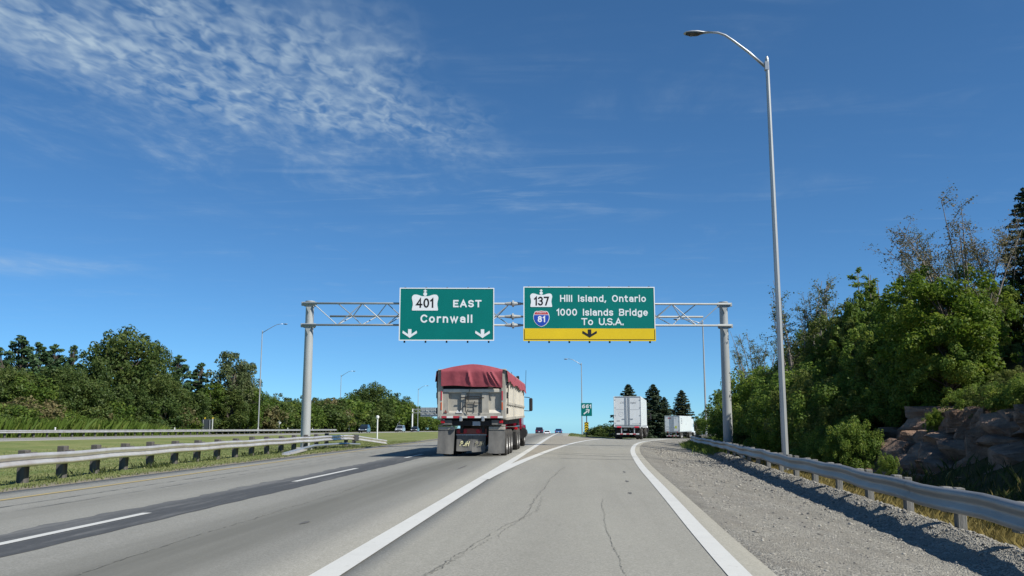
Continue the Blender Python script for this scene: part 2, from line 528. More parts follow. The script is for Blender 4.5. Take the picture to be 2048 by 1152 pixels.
# ------------------------------------------------------------------ mesh helpers
class MB:
    """collects shapes and links them as one mesh object"""

    def __init__(s):
        s.v = []
        s.f = []

    def add(s, vs, fs):
        o = len(s.v)
        s.v += [tuple(p) for p in vs]
        s.f += [tuple(i + o for i in q) for q in fs]
        return s

    def box(s, c, d, rz=0.0, rx=0.0, ry=0.0, taper=(1, 1)):
        hx, hy, hz = d[0] / 2, d[1] / 2, d[2] / 2
        vs = []
        mt = Matrix.Rotation(rz, 3, 'Z') @ Matrix.Rotation(ry, 3, 'Y') @ Matrix.Rotation(rx, 3, 'X')
        for z in (-1, 1):
            tx, ty = taper if z > 0 else (1, 1)
            for (x, y) in ((-1, -1), (1, -1), (1, 1), (-1, 1)):
                p = mt @ Vector((x * hx * tx, y * hy * ty, z * hz))
                vs.append((p.x + c[0], p.y + c[1], p.z + c[2]))
        return s.add(vs, [(3, 2, 1, 0), (4, 5, 6, 7), (0, 1, 5, 4), (1, 2, 6, 5), (2, 3, 7, 6), (3, 0, 4, 7)])

    def bbox(s, c, d, bev=0.02):
        """box with chamfered edges"""
        hx, hy, hz = d[0] / 2, d[1] / 2, d[2] / 2
        e = min(bev, hx * .9, hy * .9, hz * .9)
        vs, idx = [], {}
        for sx in (-1, 1):
            for sy in (-1, 1):
                for sz in (-1, 1):
                    for k in range(3):
                        p = [sx * hx, sy * hy, sz * hz]
                        for q, sg in enumerate((sx, sy, sz)):
                            if q != k:
                                p[q] -= sg * e
                        idx[(sx, sy, sz, k)] = len(vs)
                        vs.append((p[0] + c[0], p[1] + c[1], p[2] + c[2]))
        fs = []
        for k in range(3):
            a, b2 = [q for q in range(3) if q != k]
            for sg in (-1, 1):
                ring = []
                for (u, v2) in ((-1, -1), (1, -1), (1, 1), (-1, 1)):
                    t = [0, 0, 0]
                    t[k], t[a], t[b2] = sg, u, v2
                    ring.append(idx[(*t, k)])
                flip = (sg > 0) != (k == 1)
                fs.append(tuple(ring) if flip else tuple(ring[::-1]))
        for k in range(3):
            a, b2 = [q for q in range(3) if q != k]
            for u in (-1, 1):
                for v2 in (-1, 1):
                    t0, t1 = [0, 0, 0], [0, 0, 0]
                    t0[k], t1[k] = -1, 1
                    t0[a] = t1[a] = u
                    t0[b2] = t1[b2] = v2
                    fs.append((idx[(*t0, a)], idx[(*t1, a)], idx[(*t1, b2)], idx[(*t0, b2)]))
        for sx in (-1, 1):
            for sy in (-1, 1):
                for sz in (-1, 1):
                    fs.append(tuple(idx[(sx, sy, sz, k)] for k in range(3)))
        return s.add(vs, fs)

    def tube(s, pts, rad, n=8, caps=True):
        pts = [Vector(p) for p in pts]
        if isinstance(rad, (int, float)):
            rad = [rad] * len(pts)
        vs, fs = [], []
        up = None
        for i, p in enumerate(pts):
            t = (pts[min(i + 1, len(pts) - 1)] - pts[max(i - 1, 0)]).normalized()
            if up is None:
                up = Vector((0, 0, 1)) if abs(t.z) < 0.9 else Vector((1, 0, 0))
            a = t.cross(up)
            if a.length < 1e-4:
                a = t.orthogonal()
            a.normalize()
            bb = t.cross(a).normalized()
            for k in range(n):
                an = 2 * math.pi * k / n
                vs.append(p + (a * math.cos(an) + bb * math.sin(an)) * rad[i])
        for i in range(len(pts) - 1):
            for k in range(n):
                k2 = (k + 1) % n
                fs.append((i * n + k, i * n + k2, (i + 1) * n + k2, (i + 1) * n + k))
        if caps:
            fs.append(tuple(range(n - 1, -1, -1)))
            fs.append(tuple(range((len(pts) - 1) * n, len(pts) * n)))
        return s.add(vs, fs)

    def prism(s, outline, y0, y1):
        """x-z outline (counter-clockwise seen from -y) pushed along y"""
        n = len(outline)
        vs = [(x, y0, z) for x, z in outline] + [(x, y1, z) for x, z in outline]
        fs = [tuple(range(n)), tuple(range(2 * n - 1, n - 1, -1))]
        fs += [(i, i + n, (i + 1) % n + n, (i + 1) % n) for i in range(n)]
        return s.add(vs, fs)

    def prism_x(s, outline, x0, x1):
        """y-z outline pushed along x"""
        n = len(outline)
        vs = [(x0, y, z) for y, z in outline] + [(x1, y, z) for y, z in outline]
        fs = [tuple(range(n - 1, -1, -1)), tuple(range(n, 2 * n))]
        fs += [(i, (i + 1) % n, (i + 1) % n + n, i + n) for i in range(n)]
        return s.add(vs, fs)

    def cyl_x(s, c, r, wdt, n=20, r2=None):
        r2 = r if r2 is None else r2
        return s.tube([(c[0] - wdt / 2, c[1], c[2]), (c[0] + wdt / 2, c[1], c[2])], [r, r2], n)

    def cyl_y(s, c, r, dep, n=16):
        return s.tube([(c[0], c[1] - dep / 2, c[2]), (c[0], c[1] + dep / 2, c[2])], r, n)

    def mesh(s, name, mat, smooth=False):
        me = bpy.data.meshes.new(name)
        me.from_pydata(s.v, [], s.f)
        me.materials.append(M[mat] if isinstance(mat, str) else mat)
        if smooth:
            me.polygons.foreach_set('use_smooth', [True] * len(me.polygons))
        me.update()
        return me

    def build(s, name, mat, parent=None, loc=None, rz=0.0, smooth=False):
        return link(name, s.mesh(name, mat, smooth), parent, loc, rz)


def link(name, me, parent=None, loc=None, rz=0.0):
    o = bpy.data.objects.new(name, me)
    col.objects.link(o)
    if loc is not None:
        o.location = loc
    if rz:
        o.rotation_euler = (0, 0, rz)
    o.parent = parent
    return o


def smooth_by_angle(me, deg=35):
    me.polygons.foreach_set('use_smooth', [True] * len(me.polygons))
    try:
        me.set_sharp_from_angle(angle=R(deg))
    except Exception:
        pass


def tag(o, label=None, cat=None, group=None, kind=None):
    if label:
        o['label'] = label
    if cat:
        o['category'] = cat
    if group:
        o['group'] = group
    if kind:
        o['kind'] = kind
    return o


def thing(name, label, cat, loc=(0, 0, 0), rz=0.0, group=None):
    return tag(link(name, None, None, loc, rz), label, cat, group)


KIDS = {}


def copy_tree(o, parent=None):
    c = o.copy()
    col.objects.link(c)
    c.parent = parent
    for ch in list(o.children):
        copy_tree(ch, c)
    return c


def np_mesh(name, V, F4, mat, tint=None, smooth=False):
    """mesh from numpy arrays; F is (n,3) or (n,4)"""
    me = bpy.data.meshes.new(name)
    k = F4.shape[1]
    me.vertices.add(len(V))
    me.vertices.foreach_set('co', np.asarray(V, np.float32).ravel())
    me.loops.add(F4.size)
    me.loops.foreach_set('vertex_index', F4.astype(np.int32).ravel())
    me.polygons.add(len(F4))
    me.polygons.foreach_set('loop_start', (np.arange(len(F4)) * k).astype(np.int32))
    me.polygons.foreach_set('loop_total', np.full(len(F4), k, np.int32))
    if smooth:
        me.polygons.foreach_set('use_smooth', np.ones(len(F4), bool))
    if tint is not None:
        a = me.attributes.new('tint', 'FLOAT', 'POINT')
        a.data.foreach_set('value', np.asarray(tint, np.float32))
    me.materials.append(M[mat])
    me.update(calc_edges=True)
    return me


_caph = {}


def text_mesh(s, mat, cap, width=None, depth=0.012, bold=0.012, space=1.0, shear=0.0, x0=0.0, z0=0.0, centre=True):
    """lettering standing in the x-z plane, facing -y, baseline at z0; front at y=-depth"""
    cu_ = bpy.data.curves.new('lettering', 'FONT')
    cu_.body = s
    cu_.size = 1
    cu_.offset = bold
    cu_.space_character = space
    cu_.shear = shear
    cu_.resolution_u = 3
    cu_.extrude = 0.001
    ob = bpy.data.objects.new('tmp_text', cu_)
    col.objects.link(ob)
    dg = bpy.context.evaluated_depsgraph_get()
    me = bpy.data.meshes.new_from_object(ob.evaluated_get(dg))
    bpy.data.objects.remove(ob)
    n = len(me.vertices)
    co = np.empty(n * 3, np.float32)
    me.vertices.foreach_get('co', co)
    co = co.reshape(-1, 3)
    cap1 = 0.70
    sz = cap / cap1
    w0 = co[:, 0].max() - co[:, 0].min()
    sx = sz if width is None else width / w0
    xx = (co[:, 0] - co[:, 0].min()) * sx + x0
    if centre:
        xx -= w0 * sx / 2
    res = np.stack([xx, np.where(co[:, 2] > 0, -depth, 0.0), co[:, 1] * sz + z0], 1)
    me.vertices.foreach_set('co', res.astype(np.float32).ravel())
    me.materials.clear()
    me.materials.append(M[mat])
    me.update()
    return me


# ---- highway lettering: even strokes swept along centre lines (cap height 1)
def _arc(cx, cy, rx, ry, a0, a1):
    n_ = max(5, int(abs(a1 - a0) / 14))
    return [(cx + rx * math.cos(R(a)), cy + ry * math.sin(R(a))) for a in np.linspace(a0, a1, n_ + 1)]


def _ell(cx, cy, rx, ry):
    return _arc(cx, cy, rx, ry, 90, 450)


GLYPH = {
    'E': (.58, [[(.58, 1), (0, 1), (0, 0), (.58, 0)], [(0, .51), (.48, .51)]]),
    'A': (.80, [[(0, 0), (.4, 1), (.8, 0)], [(.13, .30), (.67, .30)]]),
    'S': (.62, [_arc(.31, .75, .31, .25, 25, 270) + _arc(.31, .25, .31, .25, 90, -155)[1:]]),
    'T': (.70, [[(0, 1), (.7, 1)], [(.35, 1), (.35, 0)]]),
    'C': (.66, [_arc(.38, .5, .38, .5, 42, 318)]),
    'O': (.76, [_ell(.38, .5, .38, .5)]),
    'H': (.64, [[(0, 0), (0, 1)], [(.64, 0), (.64, 1)], [(0, .5), (.64, .5)]]),
    'I': (.0, [[(0, 0), (0, 1)]]),
    'B': (.64, [[(0, 0), (0, 1), (.36, 1)] + _arc(.38, .76, .24, .24, 90, -90) + [(0, .52)], [(.38, .52)] + _arc(.38, .26, .26, .26, 85, -90) + [(0, 0)]]),
    'P': (.58, [[(0, 0), (0, 1), (.32, 1)] + _arc(.32, .74, .26, .26, 90, -90) + [(0, .48)]]),
    'J': (.46, [[(.46, 1), (.46, .26)] + _arc(.22, .25, .24, .25, 0, -125)]),
    'U': (.66, [[(0, 1), (0, .34)] + _arc(.33, .33, .33, .33, 180, 360) + [(.66, 1)]]),
    'o': (.56, [_ell(.28, .36, .28, .36)]),
    'r': (.32, [[(0, 0), (0, .72)], _arc(.28, .40, .28, .32, 180, 72)]),
    'n': (.50, [[(0, 0), (0, .72)], _arc(.25, .44, .25, .28, 180, 0) + [(.5, 0)]]),
    'w': (.84, [[(0, .72), (.21, 0), (.42, .72), (.63, 0), (.84, .72)]]),
    'a': (.50, [_arc(.25, .47, .25, .25, 155, 0) + [(.5, 0)], _ell(.25, .21, .25, .21)]),
    'l': (.0, [[(0, 0), (0, 1)]]),
    'i': (.0, [[(0, 0), (0, .72)], [(0, .94), (0, 1.04)]]),
    's': (.46, [_arc(.23, .54, .23, .18, 25, 270) + _arc(.23, .18, .23, .18, 90, -155)[1:]]),
    'd': (.54, [_ell(.27, .36, .27, .36), [(.54, 0), (.54, 1)]]),
    't': (.36, [[(.12, .95), (.12, .2)] + _arc(.29, .19, .17, .19, 180, 285), [(-.04, .72), (.34, .72)]]),
    'g': (.54, [_ell(.27, .36, .27, .36), [(.54, .72), (.54, .0)] + _arc(.27, -.02, .27, .26, 0, -150)]),
    'e': (.54, [[(.02, .37), (.54, .37)], _arc(.27, .36, .27, .36, 3, 312)]),
    ',': (.06, [[(.06, .05), (-.04, -.17)]]),
    '.': (.0, [[(0, -.03), (0, .07)]]),
    '0': (.58, [_ell(.29, .5, .29, .5)]),
    '1': (.22, [[(.0, .79), (.22, 1), (.22, 0)]]),
    '3': (.56, [_arc(.28, .76, .26, .24, 150, -90) + _arc(.28, .26, .28, .26, 90, -152)[1:]]),
    '4': (.66, [[(.48, 0), (.48, 1), (0, .3), (.66, .3)]]),
    '6': (.56, [_ell(.28, .30, .28, .30), _arc(.42, .36, .42, .64, 178, 68)]),
    '7': (.56, [[(0, 1), (.56, 1), (.2, 0)]]),
    '8': (.56, [_ell(.28, .76, .23, .24), _ell(.28, .26, .28, .26)]),
}


def sign_text(txt, mat, cap, width, xc, z0, depth=0.008, stroke=0.165, gap=0.30, word=0.62, shear=0.0):
    sw = cap * stroke
    ky = cap - sw
    x, runs = 0.0, []
    for ch in txt:
        if ch == ' ':
            x += word
            continue
        gw, st = GLYPH[ch]
        runs += [(x, q, k) for k, q in enumerate(st)]
        x += gw + gap
    total = x - gap
    kx = (width - sw) / total
    m = MB()
    for (x_, st, k) in runs:
        P_ = [Vector(((x_ + a) * kx + sw / 2, b_ * ky + sw / 2)) for a, b_ in st]
        closed = (P_[0] - P_[-1]).length < 1e-4
        if closed:
            P_ = P_[:-1]
        n_ = len(P_)
        lft, rgt = [], []
        for i in range(n_):
            if closed:
                d0, d1 = (P_[i] - P_[i - 1]).normalized(), (P_[(i + 1) % n_] - P_[i]).normalized()
            else:
                d0 = (P_[i] - P_[max(i - 1, 0)]) if i else (P_[1] - P_[0])
                d1 = (P_[min(i + 1, n_ - 1)] - P_[i]) if i < n_ - 1 else d0
                d0, d1 = d0.normalized(), d1.normalized()
            nn = (Vector((-d0.y, d0.x)) + Vector((-d1.y, d1.x)))
            nn.normalize()
            mit = 1 / max(0.42, nn.dot(Vector((-d1.y, d1.x))))
            e = Vector((0, 0))
            if not closed and i == 0:
                e = -d1 * sw * 0.5 if True else e
            if not closed and i == n_ - 1:
                e = d0 * sw * 0.5
            lft.append(P_[i] + nn * sw / 2 * mit + e)
            rgt.append(P_[i] - nn * sw / 2 * mit + e)
        yf = -depth - 0.001 * k
        vs = []
        for q in range(n_):
            vs += [(lft[q].x, yf, lft[q].y), (rgt[q].x, yf, rgt[q].y), (lft[q].x, 0, lft[q].y), (rgt[q].x, 0, rgt[q].y)]
        fs = []
        for q in range(n_ if closed else n_ - 1):
            a, b_ = q * 4, ((q + 1) % n_) * 4
            fs += [(a, a + 1, b_ + 1, b_), (a, b_, b_ + 2, a + 2), (a + 1, a + 3, b_ + 3, b_ + 1)]
        m.add([(vx + shear * (vz - cap / 2) + xc - width / 2, vy, vz + z0) for vx, vy, vz in vs], fs)
    return m.mesh('lettering', mat)


# ------------------------------------------------------------------ layout: lines of the road and the lie of the land
def curve(knots, k=5.0):
    ys = np.array([q[0] for q in knots], float)
    xs = np.array([q[1] for q in knots], float)

    def f(y):
        y = np.asarray(y, float)
        return sum(np.interp(y + d, ys, xs) for d in np.linspace(-k, k, 9)) / 9
    return f


XM = curve([(-20, -2.13), (35, -2.17), (90, -2.35), (200, -2.6), (600, -4)])                 # mainline right edge line
XL = curve([(-20, -2.13), (21, -2.15), (30.4, -1.8), (42.6, -1.21), (55.8, -0.33), (65, 0.55), (84, 2.7), (100, 5.2), (130, 10.2), (155, 14.7), (200, 27), (300, 69)], 3)
XR = curve([(-20, 1.05), (8.66, 1.45), (17.9, 1.76), (27.7, 2.03), (41.4, 2.62), (51.7, 3.35), (60.5, 4.2), (70, 5.5), (80, 7.3), (100, 10.3), (130, 15.3), (155, 19.9), (200, 33), (300, 76)], 4)
XRAIL = curve([(-20, 4.5), (0, 4.75), (10.5, 5.06), (14.5, 5.40), (19, 5.68), (24, 5.9), (34, 6.5), (46, 7.25), (56, 7.6), (65, 8.3), (75, 10.2), (90, 13.5), (110, 18), (155, 28), (200, 43), (300, 90)], 3)
XLRAIL = curve([(-20, -11.6), (10, -12.3), (19, -12.9), (24, -13.5), (29, -13.95), (38, -14.15), (52, -14.15), (60, -14.2)], 3)
XY = curve([(-20, -10.2), (15, -10.45), (37, -10.85), (100, -11.0), (600, -12)])             # yellow line
XD = curve([(-20, -6.3), (20, -6.4), (37, -6.5), (100, -6.7), (600, -7.5)])                  # lane line


def sst(a, b, x):
    t = np.clip((np.asarray(x, float) - a) / (b - a), 0, 1)
    return t * t * (3 - 2 * t)


def ter(x, y):
    """height of the finished surface"""
    x = np.asarray(x, float)
    y = np.asarray(y, float)
    d = np.clip(y - 70, 0, None)
    main = np.where(d < 200, -7.4e-5 * d * d, -7.4e-5 * 40000 - 0.0296 * (d - 200))
    main = np.where(d > 900, -2.96 - 0.0296 * 700 - 0.012 * (d - 900), main)
    opp = -0.05 - 0.0067 * np.clip(y - 62, 0, 400) - 0.026 * np.clip(y - 462, 0, None)
    z = main + (opp - main) * sst(-14, -38, x)
    z = z - 0.0097 * (np.log1p(np.exp(np.clip((y - 62) / 5.0, -30, 30))) * 5.0).clip(0, 200) * sst(-1.5, 6, x)
    z = z - 0.016 * np.clip(-4 - x, 0, 9) * sst(-42, -16, x)
    z = z - 0.018 * np.clip(x + 2.1, 0, 3.8)
    med = np.exp(-((x + 27) / 8.0) ** 2)
    z = z - 0.25 * med
    xr, xg = XR(y), XRAIL(y)
    fade = 1 - sst(70, 120, y)
    z = z - 0.12 * np.clip(x - xr - 0.35, 0, 2.3) * fade
    r = x - xg
    z = z + 0.17 * np.exp(-(r / 0.34) ** 2) * fade
    z = z - 0.42 * sst(0.4, 2.0, r) * (1 - sst(2.6, 5.0, r)) * fade
    hh = 3.6 * (1 - sst(38, 80, y)) + 0.7
    z = z + hh * sst(3.6, 11, r) * (1 - 0.0 * y) * (1 - sst(90, 140, y))
    far = sst(-57, -75, x) * 0.5
    z = z + far
    return z


def road_mask(x, y):
    """1 where a road sheet lies over the ground, fading to 0 at its edges"""
    m1 = sst(-12.3, -11.5, x) * (1 - sst(XRAIL(y) + 1.0, XRAIL(y) + 1.7, x))
    gap = sst(90, 95, y)
    lo, hi = XM(y) + 1.2, XL(y) - 0.6
    inside = sst(lo, lo + 0.8, x) * (1 - sst(hi - 0.8, hi, x)) * gap
    # right of the ramp beyond the gravel
    past = sst(118, 130, y) * sst(XR(y) + 1.2, XR(y) + 2.2, x)
    m1 = m1 * (1 - inside) * (1 - past)
    m2 = sst(-55.2, -54.4, x) * (1 - sst(-42.6, -41.9, x))
    return np.maximum(m1, m2)


def ground_z(x, y):
    return ter(x, y) - 0.16 * road_mask(x, y)


YS = np.concatenate([np.arange(-30, 120, 1.5), np.arange(120, 320, 4), np.geomspace(320, 4000, 26)])
XS = np.concatenate([-np.geomspace(2500, 62, 22), np.arange(-60, -14, 1.0), np.arange(-14, 14, 0.4), np.arange(14, 40, 1.0), np.geomspace(40, 2500, 22)])
gx, gy = np.meshgrid(XS, YS)
gz = ground_z(gx, gy)
nx, ny = len(XS), len(YS)
ii = (np.arange(ny - 1)[:, None] * nx + np.arange(nx - 1)[None, :]).ravel()
F = np.stack([ii, ii + 1, ii + 1 + nx, ii + nx], 1)
V = np.stack([gx.ravel(), gy.ravel(), gz.ravel()], 1)
ground = link('ground', np_mesh('ground', V, F, 'grass_ground', smooth=True))
ground.data.materials.append(M['forest_floor'])
fc = V[F].mean(1)
mi = ((fc[:, 0] < -57) | ((fc[:, 0] > XRAIL(fc[:, 1]) + 3.4) & (fc[:, 1] < 140)) | ((fc[:, 0] > 30) & (fc[:, 1] >= 100))).astype(np.int32)
ground.data.polygons.foreach_set('material_index', mi)
tag(ground, kind='structure')


def strip(name, xl, xr, ys, mat, zoff=0.0, nc=6, parent=None, skirt=0.0, hfun=None):
    ys = np.asarray(ys, float)
    a = np.broadcast_to(np.asarray(xl(ys) if callable(xl) else xl, float), ys.shape)
    c = np.broadcast_to(np.asarray(xr(ys) if callable(xr) else xr, float), ys.shape)
    t = np.linspace(0, 1, nc + 1)
    x = a[:, None] * (1 - t) + c[:, None] * t
    y = np.repeat(ys[:, None], nc + 1, 1)
    z = (hfun or ter)(x, y) + zoff
    if skirt:
        x = np.concatenate([x[:, :1], x, x[:, -1:]], 1)
        y = np.concatenate([y[:, :1], y, y[:, -1:]], 1)
        z = np.concatenate([z[:, :1] - skirt, z, z[:, -1:] - skirt], 1)
    n, m = x.shape
    i0 = (np.arange(n - 1)[:, None] * m + np.arange(m - 1)[None, :]).ravel()
    Fq = np.stack([i0, i0 + 1, i0 + 1 + m, i0 + m], 1)
    return link(name, np_mesh(name, np.stack([x.ravel(), y.ravel(), z.ravel()], 1), Fq, mat, smooth=True), parent)


YR = np.concatenate([np.arange(-30, 160, 1.5), np.arange(160, 700, 6)])
main_road = tag(strip('road', -11.9, lambda y: XM(y) + 1.6 * sst(86, 95, y), YR, 'asphalt_main', 0.0, 12, skirt=0.12), kind='structure')
YRR = np.concatenate([np.arange(-30, 160, 1.5), np.arange(160, 262, 3)])
ramp = tag(strip('exit_ramp', lambda y: XM(y) + (XL(y) - 1.0 - XM(y)) * sst(86, 95, y), lambda y: XR(y) + 0.345, YRR, 'asphalt_ramp', 0.0005, 10, skirt=0.12), kind='structure')
YG = np.arange(24, 91, 1.0)
tag(strip('gore_pavement', lambda y: XM(y) + 0.1, lambda y: np.maximum(XL(y) - 0.1, XM(y) + 0.11), YG, 'asphalt_gore', 0.004, 4), kind='structure')
opp_road = tag(strip('opposite_road', -54.0, -42.0, np.concatenate([np.arange(-30, 160, 4.0), np.arange(160, 700, 8)]), 'asphalt_far', 0.01, 6, skirt=0.15), kind='structure')


def shoulder_h(x, y):
    g = np.sin(x * 9.1 + np.sin(y * 3.3) * 2) * np.sin(y * 5.7 + x * 2.1)
    g2 = np.sin(x * 3.1 + y * 1.9) * np.sin(y * 2.3 - x * 4.0)
    r = x - XRAIL(y)
    loose = sst(-1.1, -0.5, r)
    edge = sst(1.2, 1.9, r) * 0.08
    edge = edge + 0.014 * (1 - sst(0.30, 0.42, x - XR(y)))
    return ter(x, y) + (g * 0.012 + g2 * 0.022) * loose + 0.004 * g * sst(0.4, 0.8, x - XR(y)) - edge


YSH = np.concatenate([np.arange(-10, 60, 0.22), np.arange(60, 130, 1.0)])
shoulder = tag(strip('gravel_shoulder', lambda y: XR(y) + 0.27 + 0.04 * np.sin(y * 1.3) * np.sin(y * 3.1 + 1) + 0.02 * np.sin(y * 7.7), lambda y: XRAIL(y) + 1.95, YSH, 'gravel', 0.009, 34, hfun=shoulder_h), kind='structure')
# ragged lip where the ramp paving meets the gravel
# ---- painted lines
white_l = strip('edge_line', lambda y: XM(y) - 0.13, lambda y: XM(y) + 0.13, np.concatenate([np.arange(-10, 160, 1.5), np.arange(160, 400, 6)]), 'paint_white', 0.008, 2, main_road)
strip('edge_line', lambda y: np.maximum(XL(y) - 0.14, XM(y) + 0.0), lambda y: XL(y) + 0.14, np.arange(20.5, 200, 1.0), 'paint_white', 0.0115, 2, ramp)
strip('edge_line', lambda y: XR(y) - 0.11, lambda y: XR(y) + 0.11, np.arange(-10, 200, 1.0), 'paint_white', 0.008, 2, ramp)
strip('yellow_edge_line', lambda y: XY(y) - 0.09, lambda y: XY(y) + 0.09, np.concatenate([np.arange(-10, 160, 1.5), np.arange(160, 400, 6)]), 'paint_yellow', 0.008, 2, main_road)
strip('dark_patch', lambda y: XD(y) - 0.62 + 0.05 * np.sin(y * 0.9) + 0.04 * np.sin(y * 3.7) + 0.025 * np.sin(y * 9.1), lambda y: XD(y) + 0.66 + 0.02 * np.sin(y * 0.7 + 1) + 0.015 * np.sin(y * 4.3), np.arange(-10, 62, 0.15), 'asphalt_patch', 0.004, 3, main_road)
y0 = 7.6
for y_a, y_b in [(-1.5, 3.6), (8.5, 13.0), (20.0, 25.9), (33.6, 37.6), (45.5, 50), (58, 62.5), (70.5, 75), (83, 87.5), (95.5, 100), (108, 112.5)]:
    strip('lane_dash', lambda y: XD(y) - 0.075, lambda y: XD(y) + 0.075, np.linspace(y_a, y_b, 8), 'paint_white', 0.0085, 1, main_road)
strip('edge_line', -43.2, -43.02, np.arange(0, 420, 5.0), 'paint_white', 0.02, 1, opp_road)
strip('edge_line', -50.8, -50.62, np.arange(0, 420, 5.0), 'paint_white', 0.02, 1, opp_road)


# ---- cracks: thin ragged dark ribbons
def crack(pts, wid, mat, parent, seed, step=0.12, jag=0.05, zoff=0.006):
    r = np.random.default_rng(seed)
    pts = np.array(pts, float)
    seg = np.concatenate([[0], np.cumsum(np.hypot(*np.diff(pts, axis=0).T))])
    s = np.arange(0, seg[-1], step)
    x = np.interp(s, seg, pts[:, 0])
    y = np.interp(s, seg, pts[:, 1])
    wob = np.cumsum(r.normal(0, jag * 0.6, len(s)))
    wob -= np.linspace(0, wob[-1], len(s))
    wob = wob * 0.5 + r.normal(0, jag * 0.45, len(s))
    x = x + wob
    ww = wid * (0.35 + r.random(len(s)) * 1.1) * np.where(r.random(len(s)) < 0.12, 0.05, 1)
    a = np.stack([x - ww / 2, y, ter(x, y) + zoff], 1)
    c = np.stack([x + ww / 2, y, ter(x, y) + zoff], 1)
    n = len(s)
    i0 = np.arange(n - 1)
    return link('crack', np_mesh('crack', np.concatenate([a, c]), np.stack([i0, i0 + n, i0 + n + 1, i0 + 1], 1), mat), parent)


crack([(-1.35, 7.6), (-1.15, 9.6), (-0.95, 11.5), (-0.75, 12.6), (-0.72, 14.5), (-0.70, 17), (-0.55, 21), (-0.3, 27)], 0.011, 'crack', ramp, 1, 0.05, 0.022)
crack([(-1.30, 7.7), (-1.05, 9.9), (-0.85, 11.7), (-0.62, 13.6), (-0.60, 16.4)], 0.007, 'crack', ramp, 2, 0.05, 0.03)
crack([(0.42, 6.5), (0.44, 9), (0.43, 12), (0.48, 16)], 0.008, 'crack', ramp, 3, 0.05, 0.014)
crack([(-4.25, 6.0), (-4.35, 10), (-4.3, 14), (-4.45, 20), (-4.5, 30)], 0.013, 'crack', main_road, 4, 0.08, 0.025)
crack([(-9.35, 5), (-9.45, 15), (-9.55, 25), (-9.6, 40), (-9.7, 60)], 0.035, 'sealed_crack', main_road, 5, 0.3, 0.02)
crack([(-8.75, 5), (-8.85, 15), (-9.0, 25), (-9.1, 40), (-9.2, 55)], 0.022, 'sealed_crack', main_road, 6, 0.3, 0.02)
for k, yy in enumerate((33.5, 39.0)):
    m_ = MB()
    xs_ = np.linspace(-1.3 - 0.2 * k, 4.2 + 0.6 * k, 40)
    rr = np.random.default_rng(40 + k)
    yv = yy + np.cumsum(rr.normal(0, 0.05, 40)) * 0.4 - 0.03 * xs_
    ww = 0.05 * (0.4 + rr.random(40))
    zz = ter(xs_, yv) + 0.006
    link('crack', np_mesh('crack', np.concatenate([np.stack([xs_, yv - ww, zz], 1), np.stack([xs_, yv + ww, zz], 1)]),
                          np.array([(i, i + 1, i + 41, i + 40) for i in range(39)]), 'sealed_crack'), ramp)
# dark scuffs and tar spots
for k, (sx_, sy_, sl) in enumerate([(-3.55, 11.6, 0.35), (1.05, 17.5, 0.4), (1.2, 21.0, 0.5), (1.35, 25, 0.6), (-3.3, 26.0, 2.6)]):
    m_ = MB()
    rr = random.Random(k)
    ring = []
    for q in range(14):
        a_ = q / 14 * 2 * math.pi
        rad_ = 0.6 + 0.5 * rr.random()
        px_, py_ = sx_ + 0.045 * rad_ * math.cos(a_), sy_ + sl * 0.6 * rad_ * math.sin(a_)
        ring.append((px_, py_, float(ter(px_, py_)) + 0.0065))
    m_.add(ring, [tuple(range(14))])
    m_.build('tar_spot', 'tar', main_road if sx_ < -2 else ramp)

# pebbles lying loose on the shoulder and berm
NP = 60000
py = 5 + (rng.random(NP) ** 1.6) * 45
tt = rng.random(NP)
pr = np.where(rng.random(NP) < 0.62, rng.normal(-0.15, 0.55, NP), -3.2 + 3.6 * tt)
px = XRAIL(py) + pr
ok = (px > XR(py) + 0.26 + 0.35 * rng.random(NP)) & (pr < 1.5)
px, py = px[ok], py[ok]
n = len(px)
sz = rng.lognormal(math.log(0.0095), 0.45, n).clip(0.004, 0.034) * (0.8 + py / 30)
oct_ = np.array([(1, 0, 0), (0, 1, 0), (-1, 0, 0), (0, -1, 0), (0, 0, 1), (0, 0, -1)], float)
of = np.array([(0, 1, 4), (1, 2, 4), (2, 3, 4), (3, 0, 4), (1, 0, 5), (2, 1, 5), (3, 2, 5), (0, 3, 5)])
jit = 1 + rng.normal(0, 0.28, (n, 6, 3))
ang = rng.random(n) * 6.28
ca, sa = np.cos(ang), np.sin(ang)
vv = oct_[None] * jit * sz[:, None, None] * np.array([1.25, 0.9, 0.65])
vx = vv[..., 0] * ca[:, None] - vv[..., 1] * sa[:, None] + px[:, None]
vy = vv[..., 0] * sa[:, None] + vv[..., 1] * ca[:, None] + py[:, None]
vz = vv[..., 2] + (shoulder_h(px, py) + sz * 0.25)[:, None]
VV = np.stack([vx, vy, vz], -1).reshape(-1, 3)
FF = (of[None] + (np.arange(n) * 6)[:, None, None]).reshape(-1, 3)
peb = link('gravel', np_mesh('gravel', VV, FF, 'pebble', np.repeat(rng.random(n), 6)))
tag(peb, 'loose grey gravel along the right shoulder under the guard rail', 'gravel', kind='stuff')


# ------------------------------------------------------------------ guard rails
WB = [(-0.155, 0.0), (-0.14, -0.055), (-0.10, -0.083), (-0.065, -0.075), (-0.025, -0.012), (0.025, -0.012), (0.065, -0.075), (0.10, -0.083), (0.14, -0.055), (0.155, 0.0)]


